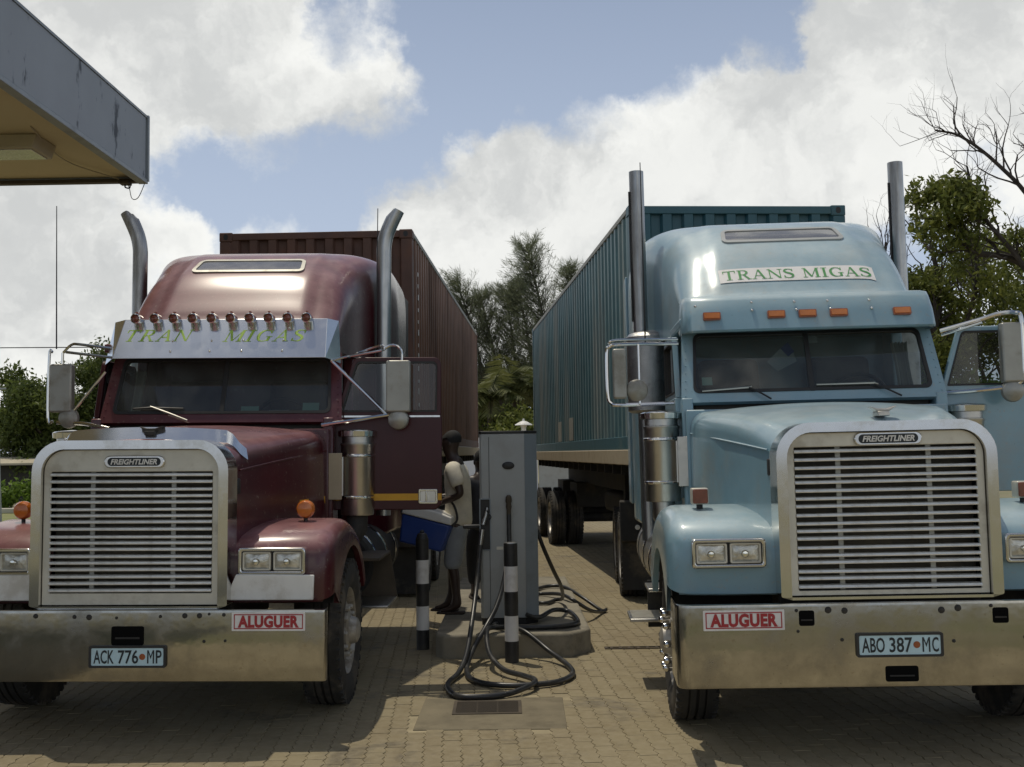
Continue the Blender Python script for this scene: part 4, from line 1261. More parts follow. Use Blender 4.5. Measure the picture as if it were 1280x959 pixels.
    # --- steps, tanks, quarter panels
    for sx in (-1, 1):
        tk = MB().lathe([(0.02, 2.55), (0.27, 2.56), (0.30, 2.59), (0.30, 4.35), (0.27, 4.38), (0.02, 4.39)], 'y', (sx * 0.86, 0, 0.82 - (0.05 if not L else 0)), 32).build('fuel_tank', M['alu'] if not L else M['dark'], T)
        for yy in (2.8, 3.45, 4.1):
            MB().lathe([(0.302, yy - 0.03), (0.308, yy - 0.025), (0.308, yy + 0.025), (0.302, yy + 0.03)], 'y', (sx * 0.86, 0, 0.82 - (0.05 if not L else 0)), 32, caps=False).build('tank_strap', M['chrome'], tk)
        if L:
            bx = MB().span((sx * 0.62, 1.95, 0.50), (sx * 1.06, 2.52, 0.92)).build('battery_box', M['dark_brown'], T, 0.02)
            MB().span((sx * 0.62, 1.93, 0.92), (sx * 1.30, 2.62, 0.945)).build('upper_step', M['dark_brown'], T, 0.006)
            MB().span((sx * 1.06, 1.98, 0.545), (sx * 1.36, 2.60, 0.565)).build('lower_step', M['alu'], T, 0.004)
            MB().prism([(1.0, 0.93), (1.30, 0.93), (1.36, 0.56), (1.0, 0.56)] if sx > 0 else [(-1.0, 0.93), (-1.30, 0.93), (-1.36, 0.56), (-1.0, 0.56)], 'y', 2.60, 2.62).build('step_side', M['dark_brown'], T)
        else:
            s1 = MB().span((sx * 0.80, 2.05, 0.40), (sx * 1.36, 2.50, 0.425)).build('lower_step', M['alu'], T, 0.004)
            for k in range(8):
                MB().span((sx * 1.0, 2.08 + k * 0.052, 0.424), (sx * 1.34, 2.10 + k * 0.052, 0.432)).build('step_tread', M['grille'], s1)
            MB().span((sx * 0.80, 2.06, 0.62), (sx * 1.22, 2.45, 0.645)).build('upper_step', M['alu'], T, 0.004)
            MB().span((sx * 0.84, 2.46, 0.30), (sx * 1.20, 2.49, 0.66)).build('step_back', M['dark'], T)
            MB().span((sx * 0.84, 2.0, 0.38), (sx * 0.90, 2.04, 0.66)).build('step_hanger', M['dark'], T)
        # quarter panel ahead of the drive wheels with a small marker
        qp = MB().prism([(6.72, 0.62), (6.75, 1.08), (6.80, 1.10), (6.80, 0.60)], 'x', sx * 0.62, sx * 1.20).build('quarter_fender', M['dark'], T, 0.01)
        MB().box((sx * 0.99, 6.735, 1.16), (0.12, 0.05, 0.07)).build('side_marker', M['amber'], T, 0.01)
        MB().lathe([(0.03, 6.73), (0.028, 6.715), (0.002, 6.71)], 'y', (sx * 1.0, 0, 0.78), 12).build('reflector_stud', M['white'], qp)
        MB().span((sx * 0.70, 6.8, 0.05), (sx * 1.18, 6.82, 0.62)).build('mud_flap', M['rubber'], T)
    # curtain drawn aside behind the glass
    for cx_, cw in cfg['curtains']:
        rows_ = []
        for v in (0.05, 0.2, 0.35, 0.50):
            rows_.append([fro(cx_ + cw * (i / 16 - .5) * (1 - 0.25 * math.sin(math.pi * v / .55)), v, -0.10 - 0.022 * math.sin(i * 1.9)) for i in range(17)])
        MB().grid(rows_).build('curtain', M['curtain'], T)
    # rivets up the windscreen pillars
    rv = MB().sphere((0, 0, 0), 0.006, 6, 4).mesh('rivet', P)
    for sx in (-1, 1):
        for k in range(9):
            v = 0.05 + k * 0.062
            inst(rv, 'rivet', cab, fro(sx * 0.925 * (1 - 0.045 * v / Hh), v, 0.001))
    # small papers and stickers behind the glass
    for (x, v, w_, h_, mt) in cfg['papers']:
        MB().add([fro(x - w_ / 2, v - h_ / 2, -0.012), fro(x + w_ / 2, v - h_ / 2, -0.012), fro(x + w_ / 2, v + h_ / 2, -0.012), fro(x - w_ / 2, v + h_ / 2, -0.012)], [(0, 1, 2, 3)]).build('windscreen_sticker', mt, ws, smooth=False)
    return T, fro


M['roof_glass'] = material('roof_window_glass', (0.05, 0.05, 0.055), 0.06, 0, 0.1, 4, coat=1.0, coat_rough=0.03, dust=(0.30, 0.29, 0.26), dust_amt=0.35)
M['dark_brown'] = material('rusty_step_steel', (0.07, 0.055, 0.038), 0.7, 0.2, 0.25, 5, dirt=(0.13, 0.10, 0.065), dirt_amt=0.5)
M['glass_door_blue'] = glass_material('blue_lorry_door_glass', (0.42, 0.45, 0.44), 0.02, 0.9, (0.35, 0.35, 0.32), 0.03)
M['radiator'] = material('dusty_radiator_core', (0.05, 0.046, 0.038), 0.85, 0, 0.2, 14, dirt=(0.12, 0.10, 0.07), dirt_amt=0.5, dirt_scale=3)
M['mirror_back'] = material('dull_mirror_shell', (0.34, 0.335, 0.30), 0.42, 0.6, 0.1, 5, dirt=(0.2, 0.17, 0.12), dirt_amt=0.45, dirt_scale=4)
M['opening_shade'] = material('unlit_black', (0.006, 0.006, 0.006), 0.95, 0, 0.1, 5, spec=0.05)
M['curtain'] = material('pale_curtain', (0.42, 0.43, 0.38), 0.9, 0, 0.1, 6)
M['mint'] = material('mint_paper', (0.30, 0.52, 0.46), 0.7, 0, 0.05, 9)
M['paper'] = material('grey_paper', (0.34, 0.38, 0.38), 0.7, 0, 0.05, 9)

br = 0.011
maroon, fro_m = tractor('truck_tractor', 'maroon bonneted lorry with a polished lettered sun visor and curved exhaust stacks, its door open', 'maroon', dict(
    kind='maroon', door_paint='maroon_clean', loc=(-2.40, 6.84, 0.0), yaw=0.9, cab_dx=0.065, wrap=0.10, bumper_hw=1.235, roll=-0.5, bumper=(0.380, 0.815), wheel_x=1.215, nut_caps=False,
    openings=[(0.02, 0.660, 0.20, 0.115)], plate=('ACK', '776', 'MP'), plate_at=(0.025, 0.535), sticker=(0.885, 0.744),
    bolts=[(-.31, .775, 1), (-.22, .772, 1.4), (-.05, .768, .7), (.22, .776, .8), (.37, .78, 1.3), (.46, .78, 1.3), (.61, .785, .9), (.52, .79, .7), (.49, .625, .8), (.62, .628, .7), (-.55, .78, 1.2), (-.95, .77, 1.1)],
    grille_open=(0.908, 1.660), grille_top=1.845, badge_z=1.722, orn_x=0.03, headlight=(0.865, 1.094), air_x=1.13, air_z=(1.285, 1.95), door_angle=3, curtains=[(-0.72, 0.10)],
    papers=[(0.70, 0.135, 0.13, 0.07, M['mint']), (0.22, 0.12, 0.14, 0.045, M['mint']), (0.45, 0.10, 0.16, 0.018, M['paper'])],
    mirrors=[
        dict(sx=1, x0=1.37, x1=1.56, z0=2.085, z1=2.49, y=1.80, convex=(1.465, 2.03), antenna=((1.28, 1.86, 2.6), (1.285, 1.9, 3.72)),
             tubes=[([(0.93, 1.98, 2.52), (1.33, 1.84, 2.575)], br), ([(1.08, 2.0, 2.555), (1.30, 1.84, 2.61), (1.345, 1.80, 2.60), (1.35, 1.79, 2.57)], br),
                    ([(1.34, 1.80, 2.575), (1.40, 1.80, 2.61), (1.46, 1.80, 2.60), (1.49, 1.80, 2.55), (1.49, 1.80, 2.48)], br), ([(0.87, 1.75, 1.99), (1.15, 1.77, 2.03), (1.44, 1.80, 2.075)], 0.014), ([(0.925, 1.86, 2.50), (1.37, 1.80, 2.07)], 0.012)]),
        dict(sx=-1, x0=-1.275, x1=-1.10, z0=2.10, z1=2.48, y=1.82, convex=(-1.13, 2.055), antenna=((-1.235, 1.80, 2.60), (-1.257, 1.8, 3.74)),
             tubes=[([(-0.80, 1.80, 2.60), (-1.05, 1.80, 2.635), (-1.12, 1.80, 2.63), (-1.18, 1.8, 2.57)], br), ([(-0.80, 1.80, 2.53), (-1.16, 1.80, 2.575)], br), ([(-1.265, 1.80, 2.575), (-1.29, 1.80, 2.55), (-1.29, 1.80, 2.06), (-1.25, 1.8, 2.03)], br),
                    ([(-0.80, 1.78, 1.97), (-1.0, 1.79, 2.01), (-1.22, 1.80, 2.02)], 0.015), ([(-0.86, 1.84, 2.42), (-1.10, 1.80, 2.10)], br), ([(-1.185, 1.8, 2.57), (-1.185, 1.8, 2.48)], br)]),
    ]))
blue, fro_b = tractor('truck_tractor', 'pale blue bonneted lorry with a white name board on its roof and straight exhaust stacks', 'blue', dict(
    kind='blue', door_paint='blue', loc=(2.12, 6.2, 0.085), yaw=2.8, cab_dx=0.0, wrap=0.42, bumper_hw=1.21, roll=0.55, bumper=(0.337, 0.803), wheel_x=1.165, nut_caps=True,
    openings=[(0.02, 0.41, 0.18, 0.085), (-0.49, 0.722, 0.085, 0.085), (0.57, 0.722, 0.085, 0.085)], plate=('ABO', '387', 'MC'), plate_at=(0.011, 0.570), sticker=(-0.838, 0.716),
    bolts=[(-.545, .765, .8), (-.54, .65, .7), (-.37, .765, 1.5), (-.28, .76, 1.4), (.25, .755, 1.5), (.34, .765, 1.5), (-.30, .60, .8), (.31, .585, .8), (.70, .60, 1), (.52, .775, .8)],
    grille_open=(0.862, 1.672), grille_top=1.80, badge_z=1.712, orn_x=0.07, headlight=(0.885, 1.073), air_x=1.10, air_z=(1.30, 1.955), door_angle=2, curtains=[(0.70, 0.13)],
    papers=[(-0.755, 0.175, 0.075, 0.065, M['mint']), (0.04, 0.50, 0.09, 0.06, M['paper'])],
    mirrors=[
        dict(sx=-1, x0=-1.445, x1=-1.345, z0=2.06, z1=2.43, y=1.90, convex=(-1.27, 2.12), antenna=((-1.19, 2.0, 2.47), (-1.195, 1.9, 3.83)),
             tubes=[([(-0.95, 1.96, 2.465), (-1.38, 1.90, 2.465), (-1.46, 1.90, 2.45), (-1.485, 1.90, 2.40), (-1.485, 1.90, 2.10), (-1.46, 1.90, 2.03), (-1.38, 1.90, 2.015), (-0.95, 1.96, 2.02)], 0.014),
                    ([(-0.95, 1.98, 2.50), (-1.40, 1.92, 2.50), (-1.47, 1.92, 2.47)], 0.010), ([(-1.25, 1.90, 2.46), (-1.25, 1.90, 2.02)], 0.009)]),
        dict(sx=1, x0=1.33, x1=1.53, z0=2.10, z1=2.53, y=1.78, convex=(1.40, 2.04),
             tubes=[([(0.96, 1.92, 2.50), (1.20, 1.84, 2.56), (1.34, 1.80, 2.60), (1.44, 1.76, 2.60), (1.475, 1.74, 2.55), (1.475, 1.74, 2.20), (1.46, 1.75, 2.11), (1.36, 1.77, 2.07), (1.15, 1.80, 2.05), (0.93, 1.86, 2.04)], 0.016),
                    ([(0.98, 1.95, 2.47), (1.22, 1.80, 2.54)], 0.010)]),
    ]))
# little pennant hanging inside the blue lorry's windscreen
pn = MB().add([fro_b(-0.30, 0.33, -0.03), fro_b(-0.17, 0.46, -0.03), fro_b(-0.10, 0.40, -0.03), fro_b(-0.08, 0.33, -0.03), fro_b(-0.23, 0.25, -0.03)], [(0, 1, 2, 3, 4)]).build('pennant', M['paper'], blue, smooth=False)
MB().add([fro_b(-0.19, 0.44, -0.029), fro_b(-0.13, 0.49, -0.029), fro_b(-0.09, 0.41, -0.029), fro_b(-0.14, 0.37, -0.029)], [(0, 1, 2, 3)]).build('pennant_canton', M['cooler'], pn, smooth=False)


# ------------------------------------------------------------------ ground and block paving
def ground_material():
    m = bpy.data.materials.new('sandy_ground')
    m.use_nodes = True
    g = NT(m.node_tree)
    b = m.node_tree.nodes['Principled BSDF']
    tc = g.n('ShaderNodeTexCoord')
    n1 = g.noise(tc.outputs['Object'], 0.25, 6, 0.6)
    n2 = g.noise(tc.outputs['Object'], 2.5, 6, 0.65)
    c = g.mix(g.ramp(n1.outputs['Fac'], .35, .65), (0.24, 0.205, 0.135), (0.17, 0.17, 0.08))
    c = g.mix(g.math('MULTIPLY', g.ramp(n2.outputs['Fac'], .4, .7), 0.4), c, (0.13, 0.115, 0.07))
    g.l(c, b.inputs['Base Color'])
    b.inputs['Roughness'].default_value = 0.95
    return m


def paver_material(name, use_attr):
    m = bpy.data.materials.new(name)
    m.use_nodes = True
    g = NT(m.node_tree)
    b = m.node_tree.nodes['Principled BSDF']
    geo = g.n('ShaderNodeNewGeometry')
    pos = geo.outputs['Position']
    if use_attr:
        at = g.n('ShaderNodeAttribute', attribute_name='tone'); r = at.outputs['Fac']
    else:
        oi = g.n('ShaderNodeObjectInfo'); r = oi.outputs['Random']
    c = g.mix(r, (0.215, 0.176, 0.098), (0.25, 0.210, 0.124))
    n1 = g.noise(pos, 0.55, 6, 0.6)
    n2 = g.noise(pos, 14.0, 6, 0.7)
    n3 = g.noise(pos, 1.5, 7, 0.7, dist=0.6)
    c = g.mix(g.ramp(n1.outputs['Fac'], .36, .66, 0.0, 0.40), c, (0.155, 0.115, 0.066))
    c = g.mix(g.ramp(n3.outputs['Fac'], .51, .70, 0.0, 0.78), c, (0.060, 0.048, 0.031))
    c = g.mix(g.ramp(n2.outputs['Fac'], .3, .75, 0.0, 0.45), c, (0.33, 0.285, 0.195))
    g.l(c, b.inputs['Base Color'])
    g.l(g.ramp(n3.outputs['Fac'], .5, .75, 0.92, 0.6), b.inputs['Roughness'])
    bn = g.noise(pos, 60, 4, 0.65)
    bp = g.n('ShaderNodeBump'); bp.inputs['Strength'].default_value = 0.35; bp.inputs['Distance'].default_value = 0.006
    g.l(bn.outputs['Fac'], bp.inputs['Height']); g.l(bp.outputs[0], b.inputs['Normal'])
    return m


gnd = MB().add([(-600, -150, -0.03), (600, -150, -0.03), (600, 1200, -0.03), (-600, 1200, -0.03)], [(0, 1, 2, 3)]).build('ground', ground_material(), None, smooth=False)
gnd['kind'] = 'structure'
M['joint_sand'] = material('pale_joint_sand', (0.31, 0.262, 0.165), 0.95, 0, 0.25, 3, dirt=(0.20, 0.16, 0.10), dirt_amt=0.6, dirt_scale=1.2)
pav = MB().add([(-9, 3.0, -0.0055), (9.5, 3.0, -0.0055), (9.5, 60, -0.0055), (-9, 60, -0.0055)], [(0, 1, 2, 3)]).build('paving', M['joint_sand'], None, smooth=False)
pav['kind'] = 'structure'
PAV_A = R(3.3)
CA, SA = math.cos(PAV_A), math.sin(PAV_A)
CW, CL = 0.1125, 0.225


def paver_shape(sides=True, low=False):
    a = 0.0085
    gap = 0.0030; eg = 0.0008
    ts = [0, .125, .375, .625, .875, 1.0]
    zig = [0, a, -a, a, -a, 0] if not low else [0] * 6
    left = [(-CW / 2 + gap + d, -CL / 2 + eg + t * (CL - 2 * eg)) for t, d in zip(ts, zig)]
    right = [(CW / 2 - gap + d, -CL / 2 + eg + t * (CL - 2 * eg)) for t, d in zip(ts, zig)]
    if low:
        left = [left[0], left[-1]]; right = [right[0], right[-1]]
    out = right + left[::-1]
    cx = sum(p[0] for p in out) / len(out)
    inn = [(p[0] * 0.965, p[1] * 0.988) for p in out]
    n = len(out)
    vs = [(x, y, 0.0) for x, y in inn] + [(x, y, -0.003) for x, y in out]
    fs = [tuple(range(n))] + [(n + i, n + (i + 1) % n, (i + 1) % n, i) for i in range(n)]
    if sides:
        vs += [(x, y, -0.03) for x, y in out]
        fs += [(2 * n + i, 2 * n + (i + 1) % n, n + (i + 1) % n, n + i) for i in range(n)]
    return vs, fs


vs_, fs_ = paver_shape(True)
mb = MB().add(vs_, fs_)
PAVER_ME = mb.mesh('paver', paver_material('paver_concrete', False), smooth=False, fix=False)
cells = []
for i in range(-62, 72):
    for j in range(20, 145):
        lx, ly = i * CW, (j + (0.5 if i % 2 else 0)) * CL
        X, Y = lx * CA - ly * SA, lx * SA + ly * CA
        Y2 = Y
        if Y < 5.2 or Y > 30 or X < -5.6 or X > 6.5:
            continue
        if Y > 14 and not (-1.6 < X < 2.6):
            continue
        if -0.66 < X < 0.33 and 7.10 < Y < 8.02:       # concrete surround of the drain
            continue
        if -0.63 < X < 0.60 and 9.55 < Y < 13.9:       # under the pump island
            continue
        cells.append((X, Y))
vis = sorted([c for c in cells if c[1] > 5.95 and abs(c[0]) < 0.455 * c[1]], key=lambda c: c[0] ** 2 * 0.15 + c[1] ** 2)
near = set(vis[:300])
rp = random.Random(11)
for X, Y in vis[:300]:
    inst(PAVER_ME, 'paver', pav, (X, Y, rp.uniform(-0.002, 0.001)), (rp.uniform(-.004, .004), rp.uniform(-.004, .004), PAV_A))
rest = [c for c in cells if c not in near]
vA, fA = paver_shape(False)
vB, fB = paver_shape(False, True)
V_, F_, T_ = [], [], []
for X, Y in rest:
    vs, fs = (vA, fA) if Y < 13 else (vB, fB)
    k = len(V_)
    dz = rp.uniform(-0.002, 0.001); ti, tj = rp.uniform(-.004, .004), rp.uniform(-.004, .004)
    V_ += [(x * CA - y * SA + X, x * SA + y * CA + Y, z + dz + x * ti + y * tj) for x, y, z in vs]
    F_ += [tuple(i + k for i in f) for f in fs]
    T_ += [rp.random()] * len(vs)
me = bpy.data.meshes.new('pavers')
me.from_pydata(V_, [], F_)
at = me.attributes.new('tone', 'FLOAT', 'POINT'); at.data.foreach_set('value', T_)
me.materials.append(paver_material('paver_concrete_field', True))
o = link(bpy.data.objects.new('pavers', me), pav); o['kind'] = 'stuff'

# lawn strip, kerb and hedge at the left beyond the yard
lawn = MB().add([(-40, 29, -0.022), (-9.2, 29, -0.022), (-9.2, 39, -0.022), (-40, 39, -0.022)], [(0, 1, 2, 3)]).build('lawn', material('dry_lawn', (0.17, 0.19, 0.06), 0.95, 0, 0.3, 1.5, dirt=(0.26, 0.22, 0.12), dirt_amt=0.6, dirt_scale=0.8), None, smooth=False)
lawn['kind'] = 'structure'
kb = MB().span((-40, 36.6, -0.02), (-9.2, 37.0, 0.14)).build('kerb', M['kerb'], None, 0.02)
kb['kind'] = 'structure'

# ------------------------------------------------------------------ drain
M['apron'] = material('oily_drain_concrete', (0.175, 0.148, 0.094), 0.85, 0, 0.18, 4, dirt=(0.09, 0.076, 0.05), dirt_amt=0.5, dirt_scale=3, bump=0.15, bump_scale=50)
slab = MB().prism([(-0.66, 7.12), (0.32, 7.10), (0.33, 8.0), (-0.65, 8.02)], 'z', -0.03, 0.002).build('drain_surround', M['apron'], None, 0.006)
tag(slab, kind='structure')
dr = thing('drain_grate', 'rectangular slotted drain grate in the paving under the looped black hoses', 'drain grate', (-0.20, 7.70, 0.0), (0, 0, R(0.5)))
MB().ring_prism(rrect(0, 0, 0.235, 0.195, 0.004, 2), rrect(0, 0, 0.212, 0.172, 0.004, 2), 'z', -0.01, 0.009).build('grate_frame', M['dark_brown'], dr, 0.002)
MB().span((-0.215, -0.175, 0.0022), (0.215, 0.175, 0.0030)).build('drain_pit_shade', M['black'], dr)  # thin black sheet below the bars, coloured as the shade of a pit
gbm = MB().span((-0.213, -0.006, 0.0032), (0.213, 0.006, 0.0085)).mesh('grate_bar', M['dark_brown'])
for k in range(12):
    inst(gbm, 'grate_bar', dr, (0, -0.158 + k * 0.0287, 0))
for x in (-0.07, 0.07):
    MB().span((x - 0.005, -0.172, 0.0031), (x + 0.005, 0.172, 0.0060)).build('cross_bar', M['dark_brown'], dr)
d2 = thing('drain_grate', 'narrow dark drain slot in the paving right of the pump island', 'drain grate', (1.05, 9.93, 0))
MB().ring_prism(rrect(0, 0, 0.26, 0.05, 0.004, 2), rrect(0, 0, 0.235, 0.028, 0.004, 2), 'z', -0.01, 0.008).build('grate_frame', M['dark_brown'], d2)
for k in range(6):
    MB().span((-0.2 + k * 0.08 - .012, -0.03, 0.0005), (-0.2 + k * 0.08 + .012, 0.03, 0.0065)).build('grate_bar', M['dark_brown'], d2)

# ------------------------------------------------------------------ pump island
isl = MB().prism([(-0.69, 9.66), (-0.62, 9.54), (0.48, 9.56), (0.66, 9.80), (0.64, 13.9), (-0.67, 13.9)], 'z', -0.03, 0.20).build('pump_island', M['concrete'], None, 0.025, 3)
tag(isl, kind='structure')

pump = thing('fuel_pump', 'tall grey fuel pump cabinet on the concrete island between the lorries', 'fuel pump', (-0.045, 10.06, 0.20), (0, 0, 0))
hw, H_ = 0.262, 1.72
cab_out = [(-hw, 0.02), (-hw + 0.02, 0.0), (hw - 0.115, 0.0), (hw, 0.10), (hw, 0.62), (-hw, 0.62)]
MB().prism(cab_out, 'z', 0.06, H_).build('cabinet', M['pump'], pump, 0.006)
MB().prism([(x * 0.97, y * 0.98 + .008) for x, y in cab_out], 'z', 0.0, 0.06).build('plinth', M['dark'], pump)
MB().prism([(x * 1.02, y * 1.02 - 0.006) for x, y in cab_out], 'z', H_ + 0.001, H_ + 0.025).build('top_cap', M['black'], pump, 0.005)
MB().add([(hw - 0.110, -0.0, 0.07), (hw - 0.004, 0.092, 0.07), (hw - 0.004, 0.092, H_ - 0.01), (hw - 0.110, 0.0, H_ - 0.01)], [(0, 1, 2, 3)]).add([(hw - 0.112, -0.003, 0.07), (hw - 0.001, 0.093, 0.07), (hw - 0.001, 0.093, H_ - 0.01), (hw - 0.112, -0.003, H_ - 0.01)], [(0, 1, 2, 3)]).build('corner_panel', M['pump_blue'], pump, smooth=False)
MB().span((-hw + 0.085, -0.004, 0.10), (-hw + 0.089, 0.001, H_ - 0.03)).build('panel_seam', M['dark'], pump)
MB().lathe([(0.056, 0.0), (0.056, -0.010), (0.05, -0.013), (0.002, -0.014)], 'y', (0.0, 0, 0), 28).build('maker_badge', M['black'], pump)
bdg = [c for c in pump.children if c.name.startswith('maker_badge')][0]
bdg.location = (0.0, 0, 1.43); bdg.scale = (1.0, 1, 0.62)
MB().ring_prism(rrect(-0.215, 0.90, 0.052, 0.235, 0.01, 3), rrect(-0.215, 0.90, 0.042, 0.225, 0.008, 3), 'y', -0.012, 0.005).build('holster_frame', M['pump_blue'], pump)
MB().span((-0.262, -0.002, 0.675), (-0.17, 0.006, 1.125)).build('holster', M['black'], pump)
MB().span((-0.42, 0.05, 0.86), (-0.26, 0.14, 0.895)).build('holster_tray', M['black'], pump, 0.01)
# nozzles
nz1 = MB().tube([(-0.195, -0.02, 1.05), (-0.205, -0.04, 0.99), (-0.235, -0.06, 0.90)], [0.012, 0.017, 0.02], 10).build('nozzle', M['alu'], pump)
MB().tube([(-0.24, -0.065, 0.86), (-0.262, -0.075, 0.70)], [0.022, 0.018], 10).build('nozzle_grip', M['alu'], nz1)
MB().tube([(-0.20, -0.045, 1.03), (-0.16, -0.05, 0.97), (-0.20, -0.06, 0.90)], 0.006, 6).build('nozzle_trigger', M['black'], nz1)
nz2 = MB().lathe([(0.01, 1.165), (0.026, 1.15), (0.030, 1.11), (0.022, 1.09), (0.026, 1.06), (0.020, 1.03), (0.020, 0.98)], 'z', (0.0, -0.045, 0), 14).build('hose_coupling', M['dark_brown'], pump)
MB().tube([(0.0, 0.0, 1.12), (0.0, -0.045, 1.12)], 0.016, 10).build('outlet_pipe', M['dark_brown'], nz2)
MB().span((-0.115, -0.003, 0.672), (-0.055, 0.001, 0.70)).build('data_plate', M['grille'], pump)


def hose(pts, nm='hose', r=0.021):
    """the pump's own delivery hoses; given in world metres, turned into pump space"""
    P = [(x + 0.045, y - 10.06, z - 0.20) for x, y, z in pts]
    return MB().tube(spline(P, 8), r, 10).build(nm, M['hose'], pump)


hose([(-0.305, 9.985, 0.92), (-0.32, 9.94, 0.75), (-0.34, 9.80, 0.55), (-0.37, 9.45, 0.30), (-0.40, 9.05, 0.12), (-0.45, 8.75, 0.035), (-0.51, 8.36, 0.028), (-0.44, 8.00, 0.026), (-0.28, 7.93, 0.026), (-0.07, 8.00, 0.027), (0.10, 8.17, 0.05), (0.14, 8.34, 0.055), (0.05, 8.54, 0.05), (-0.10, 8.74, 0.06), (-0.21, 9.02, 0.13), (-0.24, 9.35, 0.25), (-0.20, 9.62, 0.245), (-0.05, 9.72, 0.228), (0.15, 9.72, 0.225), (0.38, 9.76, 0.225), (0.54, 9.92, 0.225), (0.56, 10.2, 0.225), (0.50, 10.5, 0.25), (0.36, 10.45, 0.27), (0.24, 10.2, 0.25), (0.17, 10.02, 0.27), (0.10, 9.98, 0.3)])
hose([(-0.045, 10.015, 1.19), (-0.045, 9.99, 1.05), (-0.048, 9.96, 0.90), (-0.095, 9.84, 0.62), (-0.16, 9.68, 0.42), (-0.25, 9.52, 0.27), (-0.34, 9.25, 0.15), (-0.39, 8.95, 0.05), (-0.36, 8.62, 0.028), (-0.24, 8.38, 0.027), (-0.05, 8.29, 0.027), (0.15, 8.31, 0.028), (0.33, 8.42, 0.028), (0.44, 8.70, 0.028), (0.41, 9.05, 0.035), (0.28, 9.33, 0.09), (0.10, 9.52, 0.21), (-0.02, 9.66, 0.235), (-0.13, 9.75, 0.226), (-0.19, 9.83, 0.226), (-0.17, 9.96, 0.226)])
hose([(0.215, 10.40, 1.02), (0.27, 10.42, 0.86), (0.37, 10.60, 0.62), (0.45, 10.85, 0.44), (0.48, 11.3, 0.27), (0.42, 11.5, 0.226), (0.32, 11.28, 0.225), (0.22, 11.35, 0.225), (0.18, 11.75, 0.225), (0.22, 12.30, 0.226), (0.36, 12.65, 0.226), (0.55, 12.60, 0.226), (0.74, 12.25, 0.15), (0.93, 12.05, 0.035), (0.99, 12.15, 0.028), (0.92, 11.98, 0.03), (0.78, 11.60, 0.10), (0.60, 11.45, 0.225), (0.48, 11.75, 0.25), (0.30, 12.0, 0.226), (0.20, 11.95, 0.226)], r=0.019)

# ------------------------------------------------------------------ bollards
def bollard(label, loc, ball):
    b = thing('bollard', label, 'bollard', loc, group='striped bollards guarding the pump island')
    r = 0.058
    for z0, z1, m in ((-0.02, 0.175, 'post_black'), (0.175, 0.385, 'post_white'), (0.385, 0.585, 'post_black'), (0.585, 0.795, 'post_white'), (0.795, 0.985, 'post_black')):
        MB().lathe([(r, z0), (r, z1)], 'z', n=24).build('band', M[m], b)
    if ball:
        MB().lathe([(r, 0.985), (0.05, 1.0), (0.045, 1.02), (0.03, 1.035), (0.01, 1.04)], 'z', n=20).build('cap', M['post_black'], b)
        MB().lathe([(0.012, 1.03), (0.022, 1.045), (0.012, 1.06), (0.001, 1.062)], 'z', n=12).build('knob', M['post_black'], b)
    else:
        MB().lathe([(r, 0.985), (r - 0.004, 0.992), (0.002, 0.993)], 'z', n=24).build('cap', M['alu'], b)
    return b


bollard('black and white striped bollard with a knob on top, beside the maroon lorry door', (-0.83, 10.02, 0), True)
bollard('flat topped black and white striped bollard in front of the grey fuel pump', (-0.032, 9.36, 0), False)

# ------------------------------------------------------------------ shipping containers and trailers
def corrugated(n_per, length, depth, duty=(0.36, 0.14, 0.36, 0.14)):
    """profile (s, d): outer flat, slope, inner flat, slope"""
    p = length / n_per
    pts = []
    for k in range(n_per):
        s = k * p
        pts += [(s, 0.0), (s + duty[0] * p, 0.0), (s + (duty[0] + duty[1]) * p, depth), (s + (duty[0] + duty[1] + duty[2]) * p, depth)]
    pts.append((length, 0.0))
    return pts


